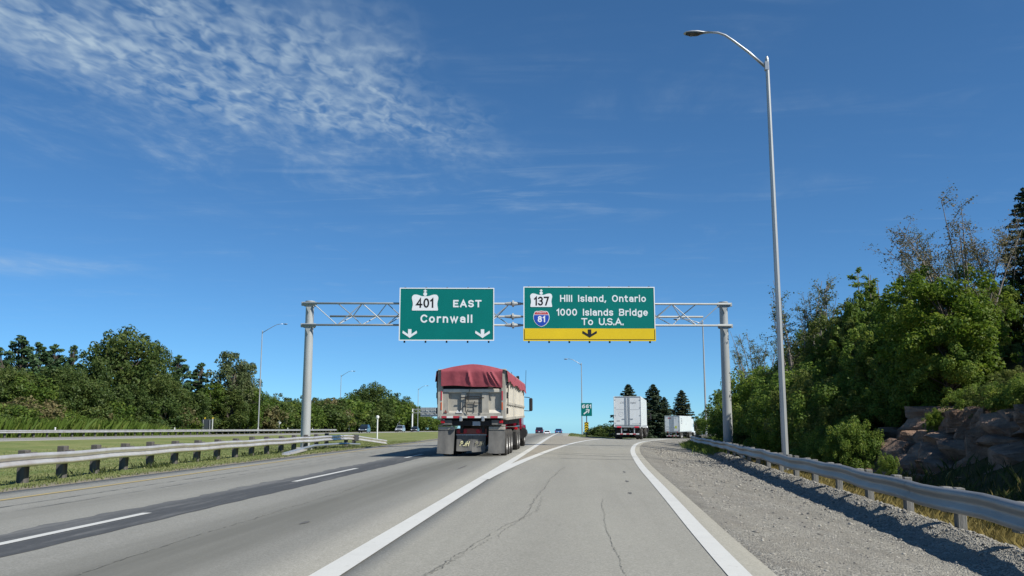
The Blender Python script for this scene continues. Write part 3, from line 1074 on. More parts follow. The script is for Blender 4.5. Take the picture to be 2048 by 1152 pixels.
def wbeam(path, zs, side, seg, parent, mat, name='rail_panel', tilt=None, flat=1.0):
    """W-beam swept along path points, cut in panels; side=+1: the face looks towards -x"""
    P = np.array(path, float)
    s = np.concatenate([[0], np.cumsum(np.hypot(*np.diff(P, axis=0).T))])
    nseg = max(1, int(round(s[-1] / seg)))
    for k in range(nseg):
        a, bq = s[-1] * k / nseg, s[-1] * (k + 1) / nseg + 0.12
        t = np.linspace(a, min(bq, s[-1]), 6)
        xx = np.interp(t, s, P[:, 0])
        yy = np.interp(t, s, P[:, 1])
        zz = np.interp(t, s, zs)
        dxy = np.gradient(np.stack([xx, yy], 1), axis=0)
        dxy /= np.linalg.norm(dxy, axis=1)[:, None]
        nrm = np.stack([dxy[:, 1], -dxy[:, 0]], 1) * side      # away from the road
        vs, fs = [], []
        off = 0.004 * (k % 2)
        m = len(WB)
        for th in (0.0, 0.008):
            for i in range(6):
                for (h, o) in WB:
                    q = (o * flat + th + off)
                    vs.append((xx[i] + nrm[i, 0] * q, yy[i] + nrm[i, 1] * q, zz[i] + h))
        for i in range(5):
            for j in range(m - 1):
                fs.append((i * m + j, i * m + j + 1, (i + 1) * m + j + 1, (i + 1) * m + j))
                o2 = 6 * m
                fs.append((o2 + i * m + j, o2 + (i + 1) * m + j, o2 + (i + 1) * m + j + 1, o2 + i * m + j + 1))
        me = MB()
        me.add(vs, fs)
        q = me.mesh(name, mat, True)
        link(name, q, parent)


WB_BASE = WB


def post_mesh(w_, d_, h_, mat, name='post'):
    return MB().bbox((0, 0, h_ / 2 - 0.3), (w_, d_, h_ + 0.6), 0.012).mesh(name, mat)


# median rail on the left
lr = thing('guard_rail', 'long pale steel guard rail on wooden posts along the grass median', 'guard rail')
yl = np.arange(-8, 53, 1.0)
xl_ = XLRAIL(yl)
zt = ter(xl_, yl) + 0.56 + 0.012 * np.sin(yl * 1.3)
wbeam(np.stack([xl_, yl], 1), zt, -1, 3.8, lr, 'rail_pale')
pm = post_mesh(0.20, 0.22, 0.82, 'wood_post')
bm_ = MB().bbox((0, 0, 0), (0.16, 0.2, 0.34), 0.012).mesh('offset_block', 'wood_post')
for y in np.arange(-7.1, 60, 2.0):
    x = float(XLRAIL(y))
    if y < 52.5:
        p = link('post', pm, lr, (x - 0.32, y, float(ter(x - 0.3, y)) + random.uniform(-.03, .03)), rz=random.uniform(-.08, .08))
        p.rotation_euler.x, p.rotation_euler.y = random.uniform(-.04, .04), random.uniform(-.04, .03)
        link('offset_block', bm_, lr, (x - 0.125, y, float(ter(x - 0.1, y)) + 0.57))
# turned-down end
ex, ey = float(XLRAIL(52)), 52.0
e1 = (ex + 0.25, 55.5)
e2 = (ex + 1.15, 60.5)
wbeam([(ex, ey), (ex + 0.1, 54), e1], [float(ter(ex, ey)) + 0.56, float(ter(ex, 54)) + 0.555, float(ter(*e1)) + 0.50], -1, 4, lr, 'rail_pale')
wbeam([e1, e2], [float(ter(*e1)) + 0.50, float(ter(*e2)) + 0.10], -1, 6, lr, 'rail_pale', 'turned_down_end')
MB().bbox((e1[0] + 0.02, e1[1], float(ter(*e1)) + 0.5), (0.22, 0.9, 0.40), 0.03).build('end_shoe', 'rail_dark', lr)
for k in range(2):
    link('post', pm, lr, (e1[0] - 0.3, e1[1] - 1.2 + k * 2.0, float(ter(*e1)) - 0.12))
gs = MB().tube([(-13.15, 39.3, 0.0 + float(ter(-13.15, 39.3)) + 0.05), (-13.75, 46, float(ter(-13.7, 46)) + 0.25), (-13.8, 52, float(ter(-13.8, 52)) + 0.22), (-13.75, 56, float(ter(-13.7, 56)) + 0.08)], 0.07, 6)
gs.build('ground_strut', 'galvanised', lr)
MB().box((-13.2, 41.2, float(ter(-13.2, 41)) + 0.06), (0.30, 4.2, 0.05), rz=R(6), rx=R(1.4)).build('anchor_plate', 'rail_pale', lr)

# right rail
WB = [(a_ * 1.08, c_) for a_, c_ in WB_BASE]
rr_ = thing('guard_rail', 'grey steel guard rail on a gravel berm curving along the exit ramp', 'guard rail')
yr_ = np.concatenate([np.arange(-8, 66, 1.0), np.arange(66, 100, 2.0)])
xr_ = XRAIL(yr_) - 0.02
zr = ter(XRAIL(yr_), yr_) - 0.11 * (1 - sst(70, 120, yr_)) + 0.50
kink = 0.014 * np.sin(yr_ * 1.7) + 0.012 * np.sin(yr_ * 0.63 + 1)
wbeam(np.stack([xr_ + kink, yr_], 1), zr + kink * 1.2, 1, 3.8, rr_, 'rail_steel')
pmr = post_mesh(0.13, 0.16, 0.625, 'wood_grey')
bmr = MB().bbox((0, 0, 0), (0.14, 0.18, 0.36), 0.012).mesh('offset_block', 'wood_grey')
for y in np.arange(-6.5, 98, 2.5):
    x = float(XRAIL(y))
    g = float(ter(x, y)) - 0.09
    o_ = link('post', pmr, rr_, (x + 0.26, y, g), rz=random.uniform(-.05, .05))
    o_.rotation_euler.x, o_.rotation_euler.y = random.uniform(-.03, .03), random.uniform(-.03, .04)
    link('offset_block', bmr, rr_, (x + 0.085, y - 0.0, g + 0.455 + random.uniform(0, .03)))
strut = MB().tube([(7.55, 40.5, float(ter(7.3, 40.5)) + 0.05), (7.75, 47.0, float(ter(7.6, 47)) + 0.45)], 0.06, 6)
strut.build('brace', 'rail_pale', rr_)

WB = WB_BASE
# rail on the outside of the far carriageway
fr = thing('guard_rail', 'distant white guard rail beside the far carriageway in front of the woods', 'guard rail')
yf = np.arange(20, 202, 3.0)
xf = np.full(len(yf), -54.6)
zf = ter(-54.6, yf) + 0.60
wbeam(np.stack([xf, yf], 1), zf, -1, 11.4, fr, 'rail_pale')
pmf = post_mesh(0.18, 0.2, 0.80, 'wood_post')
for y in np.arange(22, 201, 2.3):
    link('post', pmf, fr, (-54.85, y, float(ter(-54.8, y))))
mk = MB().bbox((0, 0, 0.15), (0.12, 0.1, 0.34), 0.01).mesh('reflector', 'white_post')
for y in (90, 118, 150, 166, 182):
    link('reflector', mk, fr, (-54.8, y, float(ter(-54.8, y)) + 0.72))


# ------------------------------------------------------------------ street lamps
def street_lamp(label, base, height, arm, rise, rz, group='tall highway street lamps', r0=0.125):
    t = thing('street_lamp', label, 'street lamp', base, rz, group)
    MB().bbox((0, 0, 0.02), (0.42, 0.42, 0.08), 0.015).build('base_plate', 'concrete', t)
    h0 = 0.06
    MB().tube([(0, 0, h0), (0, 0, height * .5), (0, 0, height)], [r0, r0 * 0.80, r0 * 0.58], 8).build('pole', 'galvanised_post', t)
    MB().bbox((-0.035, 0, height - 0.28), (0.16, 0.16, 0.36), 0.02).build('arm_clamp', 'galvanised', t)
    MB().tube([(0, 0, height - 0.02), (0, 0, height + 0.12)], [r0 * 0.6, r0 * 0.3], 8).build('pole_cap', 'galvanised_post', t)
    z0 = height - 0.30
    pts = [(-0.08, 0, z0), (-arm * .3, 0, z0 + rise * .42), (-arm * .55, 0, z0 + rise * .76), (-arm * .68, 0, z0 + rise * .92), (-arm * .8, 0, z0 + rise), (-arm, 0, z0 + rise * 1.03)]
    MB().tube(pts, [0.06, 0.055, 0.05, 0.048, 0.045, 0.045], 8).build('arm', 'galvanised', t, smooth=True)
    tip = pts[-1]
    # cobra-head luminaire: tapered shell with a dark lens below
    hd = MB()
    secs = [(0.12, 0.05, 0.05), (-0.10, 0.09, 0.08), (-0.34, 0.17, 0.11), (-0.60, 0.19, 0.10), (-0.80, 0.15, 0.07), (-0.88, 0.06, 0.02)]
    vs, fs = [], []
    k = 10
    for (sx_, wy, hz) in secs:
        for q in range(k):
            a_ = math.pi * q / (k - 1)
            vs.append((tip[0] + sx_ + 0.0, math.cos(a_) * wy, tip[2] - 0.04 + math.sin(a_) * hz))
    for i in range(len(secs) - 1):
        for q in range(k - 1):
            fs.append((i * k + q, i * k + q + 1, (i + 1) * k + q + 1, (i + 1) * k + q))
        fs.append((i * k + k - 1, i * k, (i + 1) * k, (i + 1) * k + k - 1))
    fs.append(tuple(range(k)))
    hd.add(vs, fs)
    head = hd.build('luminaire', 'galvanised', t, smooth=True)
    ln = MB()
    vs, fs = [], []
    for (sx_, wy, hz) in [(-0.12, 0.08, 0.02), (-0.34, 0.16, 0.10), (-0.60, 0.175, 0.11), (-0.80, 0.12, 0.05)]:
        for q in range(k):
            a_ = math.pi + math.pi * q / (k - 1)
            vs.append((tip[0] + sx_, math.cos(a_) * wy, tip[2] - 0.042 + math.sin(a_) * hz))
    for i in range(3):
        for q in range(k - 1):
            fs.append((i * k + q, i * k + q + 1, (i + 1) * k + q + 1, (i + 1) * k + q))
        fs.append((i * k + k - 1, i * k, (i + 1) * k, (i + 1) * k + k - 1))
    fs += [tuple(range(k)), tuple(range(4 * k - 1, 3 * k - 1, -1))]
    ln.add(vs, fs)
    ln.build('lens', 'lamp_glass', head, smooth=True)
    return t


def gz_at(x, y):
    return float(ground_z(x, y))


street_lamp('nearest and tallest street lamp, its arm reaching over the exit ramp', (7.62, 33, gz_at(7.62, 33)), 15.98, 2.30, 1.46, 0)
street_lamp('street lamp pole just behind the right gantry post, its head hidden by the truss', (15.3, 105, gz_at(15.3, 105)), 14.0, 2.6, 0.6, 0)
street_lamp('street lamp rising behind the green 661 exit sign', (1.38, 174, gz_at(1.38, 174)), 14.1, 2.6, 1.15, 0)
street_lamp('street lamp beyond the far guard rail with its arm pointing right, leftmost lamp', (-55.5, 152, gz_at(-55.5, 152)), 18.1, 3.7, 1.5, math.pi)
street_lamp('thin street lamp where the distant guard rail ends', (-66, 245, gz_at(-66, 245)), 15.6, 3.2, 1.4, math.pi)
street_lamp('faint far street lamp beside the distant sign gantry', (-53.7, 300, gz_at(-53.7, 300)), 14.6, 2.7, 1.3, math.pi)

# ------------------------------------------------------------------ overhead sign gantry
GA = math.atan2(2.0, 23.05)
GL = (-14.9, 48.2)
gl_z = gz_at(*GL)
UR = 23.5
gxy = (GL[0] + UR * math.cos(GA), GL[1] + UR * math.sin(GA))
gan = thing('sign_gantry', 'grey overhead gantry truss on two round posts spanning the highway', 'gantry', (GL[0], GL[1], 0), GA)
for u_, gz_ in ((0.0, gl_z), (UR, gz_at(*gxy))):
    pst = MB().tube([(u_, 0, gz_ - 0.05), (u_, 0, 8.05)], [0.265, 0.225], 24).build('post', 'gantry_steel', gan, smooth=False)
    smooth_by_angle(pst.data)
    pst['label'] = 'left gantry post behind the median rail' if u_ == 0 else 'right gantry post behind the ramp guard rail'
    MB().tube([(u_, 0, 8.05), (u_, 0, 8.10)], [0.265, 0.26], 24).build('post_cap', 'gantry_steel', pst)
    MB().bbox((u_, 0, gz_ + 0.03), (0.9, 0.9, 0.16), 0.03).build('footing', 'concrete', pst)
    for zc in (7.93, 6.71):
        MB().bbox((u_, -0.26, zc - 0.02), (0.85, 0.10, 0.22), 0.02).build('saddle', 'gantry_steel', pst)
        MB().tube([(u_ - 0.31, -0.24, zc - 0.10), (u_ - 0.31, 0.05, zc - 0.10), (u_ - 0.2, 0.27, zc - 0.1), (u_ + 0.2, 0.27, zc - 0.1), (u_ + 0.31, 0.05, zc - 0.1), (u_ + 0.31, -0.24, zc - 0.1)], 0.025, 6).build('clamp', 'rail_dark', pst)
        MB().prism([(u_ - 0.2, zc - 0.05), (u_ + 0.2, zc - 0.05), (u_, zc - 0.55)], -0.30, -0.27).build('gusset', 'gantry_steel', pst)
TOP, BOT, BACKZ, YF, YB = 7.93, 6.71, 7.33, -0.34, 0.75
half = 11.5
for (u0, u1) in ((-0.34, half), (half, UR + 0.34)):
    for (yy, zc, a_, c_) in ((YF, TOP, u0, u1), (YF, BOT, u0, u1), (YB, BACKZ, max(u0, 1.0), min(u1, UR - 1.0))):
        o = MB().tube([(a_, yy, zc), (c_, yy, zc)], 0.060, 10).build('chord', 'gantry_steel', gan, smooth=True)
nodes_f = np.linspace(0.25, half - 0.2, 9)
for base in (0, 1):
    us = nodes_f if base == 0 else UR - nodes_f[::-1]
    for i in range(8):
        a_, c_ = us[i], us[i + 1]
        mid = (a_ + c_) / 2
        za, zb = (TOP, BOT) if i % 2 == 0 else (BOT, TOP)
        MB().tube([(a_, YF, za), (c_, YF, zb)], 0.027, 6).build('brace', 'gantry_steel', gan)
        if 1.0 < mid < UR - 1.0:
            MB().tube([(a_, YF, TOP), (mid, YB, BACKZ)], 0.027, 6).build('brace', 'gantry_steel', gan)
            MB().tube([(mid, YB, BACKZ), (c_, YF, TOP)], 0.027, 6).build('brace', 'gantry_steel', gan)
            MB().tube([(a_, YF, BOT), (mid, YB, BACKZ)], 0.027, 6).build('brace', 'gantry_steel', gan)
            MB().tube([(mid, YB, BACKZ), (c_, YF, BOT)], 0.027, 6).build('brace', 'gantry_steel', gan)
for (yy, zc) in ((YF, TOP), (YF, BOT), (YB, BACKZ)):
    MB().tube([(half - 0.45, yy, zc), (half - 0.06, yy, zc), (half - 0.05, yy, zc), (half + 0.05, yy, zc), (half + 0.06, yy, zc), (half + 0.45, yy, zc)], [0.074, 0.115, 0.19, 0.19, 0.115, 0.074], 10).build('splice_flange', 'gantry_steel', gan)


def rot_at(u, v, z):
    return (GL[0] + u * math.cos(GA) - v * math.sin(GA), GL[1] + u * math.sin(GA) + v * math.cos(GA), z)


def crown_outline(cx, cz, wd, ht):
    """King's Highway crown: flared body with two humps, notch in the middle (ball and cross added on top)"""
    half_pts = [(0.47, 0.0), (0.485, 0.02), (0.49, 0.06), (0.48, 0.18), (0.462, 0.32), (0.46, 0.45), (0.475, 0.60), (0.495, 0.72), (0.495, 0.84), (0.465, 0.94), (0.41, 0.995), (0.33, 1.0), (0.25, 0.97), (0.17, 0.92), (0.10, 0.89), (0.07, 0.90)]
    r_ = [(cx + x * wd, cz + z * ht) for x, z in half_pts]
    l_ = [(cx - x * wd, cz + z * ht) for x, z in half_pts][::-1]
    return r_ + l_


def disc(m, cx, cz, r, y0_, y1_, n=14):
    m.prism([(cx + r * math.cos(2 * math.pi * k / n), cz + r * math.sin(2 * math.pi * k / n)) for k in range(n)], y0_, y1_)


def crown(parent, name, x0, x1, zb, ztop, zfin, num, nx0, nx1, nzb, nzt):
    cx, wd, ht = (x0 + x1) / 2, (x1 - x0), ztop - zb
    m = MB()
    m.prism(crown_outline(cx, zb, wd, ht), -0.016, 0.0)
    fh = zfin - ztop
    disc(m, cx, ztop + fh * 0.10, wd * 0.072, -0.0165, 0.0)
    disc(m, cx, ztop + fh * 0.50, wd * 0.030, -0.0165, 0.0)
    m.box((cx, -0.00825, ztop + fh * 0.74), (wd * 0.05, 0.0160, fh * 0.52))
    m.box((cx, -0.00825, ztop + fh * 0.72), (wd * 0.13, 0.0155, fh * 0.17))
    sh = m.build(name, 'sign_white', parent)
    link('number', sign_text(num, 'sign_black', nzt - nzb, nx1 - nx0, (nx0 + nx1) / 2, nzb, 0.006, 0.17, 0.34), sh, (0, -0.016, 0))
    return sh


def arrow(parent, x0, x1, zt_, zb, mat):
    wd, h = x1 - x0, zt_ - zb
    cx = (x0 + x1) / 2
    s = wd * 0.115
    pts = [(cx, zb), (x1, zb + h * 0.62), (x1 - wd * 0.03, zb + h * 0.86), (cx + s, zb + h * 0.42), (cx + s, zt_), (cx - s, zt_), (cx - s, zb + h * 0.42), (x0 + wd * 0.03, zb + h * 0.86), (x0, zb + h * 0.62)]
    m = MB()
    m.prism([(cx, zb), (cx + s, zb + h * .145), (cx + s, zt_), (cx - s, zt_), (cx - s, zb + h * .145)], -0.012, 0)
    m.prism([(cx + s + .002, zb + h * .15), (x1, zb + h * 0.56), (x1 - wd * 0.03, zb + h * 0.84), (cx + s + .002, zb + h * 0.44)], -0.012, 0)
    m.prism([(cx - s - .002, zb + h * 0.44), (x0 + wd * 0.03, zb + h * 0.84), (x0, zb + h * 0.56), (cx - s - .002, zb + h * .15)], -0.012, 0)
    return m.build('arrow', mat, parent)


def sign_panel(label, u0, u1, z0, z1):
    wd, ht = u1 - u0, z1 - z0
    t = thing('highway_sign', label, 'sign', rot_at(u0, -0.62, z0), GA, 'green overhead signs on the gantry')
    MB().bbox((wd / 2, 0.03, ht / 2), (wd, 0.06, ht), 0.01).build('panel', 'sign_green', t)
    bw = 0.055
    e_ = 0.006
    MB().box((wd / 2, -0.008, ht - bw / 2 + e_), (wd + 2 * e_, 0.020, bw)).build('border_strip', 'sign_white', t)
    MB().box((bw / 2 - e_, -0.008, ht / 2), (bw, 0.020, ht - 2 * bw + 2 * e_)).build('border_strip', 'sign_white', t)
    MB().box((wd - bw / 2 + e_, -0.008, ht / 2), (bw, 0.020, ht - 2 * bw + 2 * e_)).build('border_strip', 'sign_white', t)
    MB().box((wd / 2, -0.008, bw / 2 - e_), (wd + 2 * e_, 0.020, bw)).build('border_strip', 'sign_white', t)
    for k in range(int(wd / 1.15) + 1):
        u_ = 0.3 + (wd - 0.6) * k / int(wd / 1.15)
        MB().box((u_, 0.12, ht / 2 - 0.03), (0.09, 0.10, ht + 0.16)).build('bracket', 'truck_dark', t)
    return t, wd, ht


s1, wd, ht = sign_panel('green overhead sign with white crown 401, EAST and Cornwall, two arrows', 5.13, 10.43, 5.81, 8.78)
X = lambda f: f * wd
Z = lambda f: ht * (1 - f)
fy = (0, -0.001, 0)
sh = crown(s1, 'crown_shield', X(.129), X(.410), Z(.433), Z(.128), Z(.032), '401', X(.174), X(.358), Z(.380), Z(.198))
link('lettering', sign_text('EAST', 'sign_white', Z(.230) - Z(.369), X(.866) - X(.566), X(.716), Z(.369), 0.008, 0.21, 0.42), s1, fy)
link('lettering', sign_text('Cornwall', 'sign_white', Z(.508) - Z(.663), X(.770) - X(.223), X(.4965), Z(.663), 0.008, 0.19, 0.44), s1, fy)
arrow(s1, X(.036), X(.19), Z(.786), Z(.952), 'sign_white')
arrow(s1, X(.80), X(.957), Z(.786), Z(.952), 'sign_white')

s2, wd, ht = sign_panel('green overhead sign to Hill Island, Ontario and U.S.A. with yellow bottom band', 12.08, 19.47, 5.81, 8.86)
crown(s2, 'crown_shield', X(.050), X(.219), Z(.377), Z(.126), Z(.049), '137', X(.080), X(.194), Z(.351), Z(.184))
link('lettering', sign_text('Hill Island, Ontario', 'sign_white', Z(.152) - Z(.280), X(.933) - X(.278), X(.6055), Z(.280), 0.008, 0.17, 0.36, 0.75), s2, fy)
link('lettering', sign_text('1000 Islands Bridge', 'sign_white', Z(.409) - Z(.537), X(.9456) - X(.251), X(.598), Z(.537), 0.008, 0.17, 0.34, 0.75), s2, fy)
link('lettering', sign_text('To U.S.A.', 'sign_white', Z(.582) - Z(.711), X(.759) - X(.438), X(.5985), Z(.711), 0.008, 0.17, 0.26, 0.75), s2, fy)
# interstate shield
ix0, ix1, iz0, iz1 = X(.0736), X(.197), Z(.743), Z(.445)
icx, iw, ih = (ix0 + ix1) / 2, ix1 - ix0, iz1 - iz0


def ishield(sc_, zc_off=0.0, top=1.0, bottom=0.0):
    pts = [(0.0, 0.0), (0.16, 0.05), (0.30, 0.15), (0.42, 0.30), (0.49, 0.48), (0.50, 0.62), (0.47, 0.78), (0.40, 0.93), (0.30, 0.975), (0.18, 0.97), (0.08, 0.985), (0.0, 1.0)]
    fullr = [(x, z) for x, z in pts if bottom <= z <= top]
    if bottom > 0:
        fullr = [(0.47 - 0.0 if bottom > .7 else 0.5, bottom)] + fullr
    if top < 1:
        fullr = fullr + [(0.47, top)]
    ce = (0.0, 0.5)
    r_ = [((x - ce[0]) * sc_ + ce[0], (z - ce[1]) * sc_ + ce[1]) for x, z in fullr]
    l_ = [(-x, z) for x, z in r_[::-1] if x > 1e-6]
    return [(icx + x * iw, iz0 + z * ih) for x, z in r_ + l_]


ish = MB().prism(ishield(1.0), -0.012, 0).build('interstate_shield', 'sign_white', s2)
MB().prism(ishield(0.93, top=0.745), -0.018, -0.012).build('blue_field', 'sign_blue', ish)
MB().prism(ishield(0.93, bottom=0.785), -0.018, -0.012).build('red_band', 'sign_red', ish)
link('number', sign_text('81', 'sign_white', Z(.544) - Z(.659), X(.163) - X(.107), X(.1352), Z(.659), 0.006, 0.2, 0.36), ish, (0, -0.018, 0))
link('lettering', text_mesh('INTERSTATE', 'sign_white', ih * 0.075, iw * 0.58, 0.004, 0.01, 1.0, 0, icx, iz0 + ih * 0.835), ish, (0, -0.018, 0))
band = MB().box((wd / 2, -0.0105, Z(.8855) - 0.012), (wd + 0.03, 0.021, ht * 0.229 + 0.01)).build('yellow_band', 'sign_yellow', s2)
lb = 0.03
MB().box((wd / 2, -0.024, 0.075), (wd - 0.135, 0.006, lb)).build('black_line', 'sign_black', band)
MB().box((0.05, -0.024, Z(.885)), (lb, 0.006, ht * 0.229 - 0.12)).build('black_line', 'sign_black', band)
MB().box((wd - 0.05, -0.024, Z(.885)), (lb, 0.006, ht * 0.229 - 0.12)).build('black_line', 'sign_black', band)
ar = arrow(s2, X(.444), X(.556), Z(.792), Z(.942), 'sign_black')
ar.location = (0, -0.022, 0)


# ------------------------------------------------------------------ small signs
def z_at(x, y):
    return float(ter(x, y))


g0 = gz_at(1.16, 90)
ex = thing('exit_sign', 'green exit number sign reading 661 with a white arrow, in the gore', 'sign', (1.16, 90, g0))
zt0, zt1 = 1.95 - g0, 3.26 - g0
MB().bbox((0.02, 0, (zt0 + zt1) / 2), (1.10, 0.04, zt1 - zt0), 0.01).build('panel', 'sign_green', ex)
MB().bbox((0.02, 0.06, zt0 / 2 + 0.3), (0.10, 0.08, zt0 + 0.8), 0.01).build('post', 'wood_post', ex)
link('lettering', sign_text('661', 'sign_white', 0.38, 0.92, 0.03, zt1 - 0.53, 0.008, 0.2, 0.42), ex, (0, -0.021, 0))
m_ = MB()
ax, az = 0.02, zt0 + 0.42
ca_, sa_ = math.cos(R(38)), math.sin(R(38))
arr = [(-0.36, -0.055), (0.10, -0.055), (0.0, -0.20), (0.12, -0.20), (0.38, 0.0), (0.12, 0.20), (0.0, 0.20), (0.10, 0.055), (-0.36, 0.055)]
R2 = lambda q: (ax + q[0] * ca_ - q[1] * sa_, az + q[0] * sa_ + q[1] * ca_)
m_.prism([R2(q) for q in [(-0.36, -0.06), (0.12, -0.06), (0.12, 0.06), (-0.36, 0.06)]], -0.03, -0.021)
m_.prism([R2(q) for q in [(0.02, -0.21), (0.14, -0.21), (0.40, 0.0), (0.24, 0.0)]], -0.03, -0.021)
m_.prism([R2(q) for q in [(0.24, 0.0), (0.40, 0.0), (0.14, 0.21), (0.02, 0.21)]], -0.03, -0.021)
m_.build('arrow', 'sign_white', ex)
hm = thing('hazard_marker', 'yellow and black chevron hazard marker below the 661 sign', 'sign', (1.14, 88.9, z_at(1.14, 88.9) + 0.02))
MB().bbox((0, 0.04, 0.6), (0.08, 0.05, 1.5), 0.008).build('post', 'wood_post', hm)
MB().bbox((0, 0, 0.98), (0.42, 0.03, 1.0), 0.008).build('panel', 'sign_yellow', hm)
for k in range(4):
    zb = 0.62 + k * 0.24
    MB().prism([(-0.205, zb - 0.08), (0, zb + 0.07), (0, zb + 0.17), (-0.205, zb + 0.03)], -0.022, -0.016).build('chevron_stripe', 'sign_black', hm)
    MB().prism([(0.205, zb - 0.08), (0.205, zb + 0.03), (0, zb + 0.17), (0, zb + 0.07)], -0.022, -0.016).build('chevron_stripe', 'sign_black', hm)


def back_sign(name, label, x, y, posts, wd, h0, h1, mat, cat='sign', diamond=False, mirror=False):
    t = thing(name, label, cat, (x, y, gz_at(x, y)))
    for px_ in posts:
        MB().bbox((px_, -0.05, (h1 - 0.1) / 2), (0.09, 0.07, h1 - 0.1), 0.008).build('post', 'galvanised_post', t)
    if diamond:
        c_ = (h0 + h1) / 2
        MB().prism([(0, h0), (wd / 2, c_), (0, h1), (-wd / 2, c_)], 0.0, 0.03).build('panel', mat, t)
    else:
        MB().bbox((0, 0.02, (h0 + h1) / 2), (wd, 0.03, h1 - h0), 0.006).build('panel', mat, t)
    return t


bs = back_sign('road_sign', 'dark back of a road sign on two posts with yellow flags on top', -57.6, 135, (-0.52, 0.52), 1.55, 0.7, 2.35, 'dark_back')
for q in (-0.28, 0.98):
    MB().prism([(q - 0.02, 2.3), (q + 0.14, 2.52), (q, 2.68), (q - 0.14, 2.52)], 0, 0.03).build('flag', 'orange_flag', bs)
MB().bbox((0.98, -0.02, 1.45), (0.12, 0.06, 1.9), 0.01).build('post', 'white_post', bs)
back_sign('road_sign', 'grey back of a diamond road sign among the bushes by the far lamp', -58.5, 155, (0,), 1.3, 1.0, 2.3, 'dark_back', diamond=True)
back_sign('road_sign', 'small white diamond road sign right of the far left lamp', -56.5, 166, (0,), 0.78, 1.6, 2.4, 'sign_white', diamond=True)
back_sign('road_sign', 'small white diamond marker near the dark oncoming car', -56.6, 219, (0,), 0.62, 1.3, 1.95, 'white_post', diamond=True)
back_sign('road_sign', 'grey double-post sign back beside the silver oncoming car', -58.0, 286, (-0.62, 0.62), 1.9, 1.2, 4.2, 'sign_back')
back_sign('road_sign', 'tiny pale diamond marker in the weeds behind the ramp guard rail', 11.6, 78, (0,), 0.36, 0.25, 0.62, 'sign_white', diamond=True)
mp = thing('marker_post', 'slim white delineator post standing in the grass median', 'post', (-15.0, 66.5, gz_at(-15, 66.5)))
MB().tube([(0, 0, -0.05), (0, 0, 1.75)], 0.05, 8).build('post', 'white_post', mp)
MB().tube([(0, 0, 1.72), (0, 0, 1.82), (0, 0, 1.95), (0, 0, 2.0)], [0.06, 0.12, 0.12, 0.05], 10).build('cap', 'white_post', mp)

# far gantry seen from behind
fg = thing('sign_gantry', 'distant white gantry over the far carriageway seen from behind', 'gantry', (-55.6, 300, gz_at(-55.6, 300)))
MB().tube([(0, 0, 0), (0, 0, 7.6)], 0.26, 12).build('post', 'white_post', fg)
MB().tube([(19.5, 0, 0), (19.5, 0, 7.6)], 0.26, 12).build('post', 'white_post', fg)
for zc in (7.4, 6.2):
    MB().tube([(0, 0, zc), (19.5, 0, zc)], 0.10, 8).build('chord', 'gantry_steel', fg)
for k in range(13):
    MB().tube([(k * 1.5, 0, 7.4 if k % 2 else 6.2), (k * 1.5 + 1.5, 0, 6.2 if k % 2 else 7.4)], 0.06, 6).build('brace', 'gantry_steel', fg)
fs_ = thing('highway_sign', 'grey back of a large sign panel on the distant gantry', 'sign', (-52.2, 300.4, gz_at(-55.6, 300) + 4.9))
MB().bbox((3.6, 0.1, 1.6), (8.6, 0.08, 3.1), 0.01).build('panel', 'sign_back', fs_)
for k in range(6):
    MB().box((-0.3 + k * 1.55, 0.0, 1.6), (0.14, 0.1, 3.1)).build('stiffener', 'trailer_frame', fs_)
for k in range(3):
    MB().box((3.6, 0.02, 0.4 + k * 1.2), (8.5, 0.06, 0.10)).build('stiffener', 'trailer_frame', fs_)


# ------------------------------------------------------------------ vehicles
def wheel_meshes(r, wd, nm='w', rimr=0.56, n=28):
    t = MB()
    prof = [(-wd / 2, r * 0.62), (-wd / 2, r * 0.90), (-wd * 0.42, r * 0.97), (-wd * 0.3, r), (wd * 0.3, r), (wd * 0.42, r * 0.97), (wd / 2, r * 0.90), (wd / 2, r * 0.62)]
    vs, fs = [], []
    k = len(prof)
    for i in range(n):
        a_ = 2 * math.pi * i / n
        for (x, q) in prof:
            vs.append((x, q * math.cos(a_), q * math.sin(a_)))
    for i in range(n):
        j = (i + 1) % n
        for q in range(k - 1):
            fs.append((i * k + q, i * k + q + 1, j * k + q + 1, j * k + q))
    t.add(vs, fs)
    tm = t.mesh('tyre', 'tyre', True)
    rm = MB()
    prof = [(-wd * 0.36, 0.0), (-wd * 0.36, r * 0.30), (-wd * 0.10, r * 0.40), (-wd * 0.10, r * 0.52), (-wd * 0.44, r * 0.60), (-wd * 0.46, r * 0.64), (wd * 0.46, r * 0.64), (wd * 0.44, r * 0.60), (wd * 0.10, r * 0.52), (wd * 0.10, r * 0.40), (wd * 0.36, r * 0.30), (wd * 0.36, 0.0)]
    vs, fs = [], []
    k = len(prof)
    for i in range(n):
        a_ = 2 * math.pi * i / n
        for (x, q) in prof:
            vs.append((x, q * math.cos(a_), q * math.sin(a_)))
    for i in range(n):
        j = (i + 1) % n
        for q in range(k - 1):
            fs.append((i * k + q, i * k + q + 1, j * k + q + 1, j * k + q))
    rm.add(vs, fs)
    return tm, rm.mesh('rim', 'rim')


TRUCK_W = wheel_meshes(0.51, 0.27)
CAR_W = wheel_meshes(0.33, 0.20)


def add_wheel(parent, meshes, x, y, r):
    wz = link('wheel', None, parent, (x, y, r))
    link('tyre', meshes[0], wz)
    link('rim', meshes[1], wz)
    return wz


def axle(parent, y, half_w, dual=True, meshes=TRUCK_W, r=0.51):
    MB().tube([(-half_w + 0.1, y, r), (half_w - 0.1, y, r)], 0.09, 8).build('axle', 'truck_dark', parent)
    for s in (-1, 1):
        add_wheel(parent, meshes, s * (half_w - 0.135), y, r)
        if dual:
            add_wheel(parent, meshes, s * (half_w - 0.135 - 0.33), y, r)


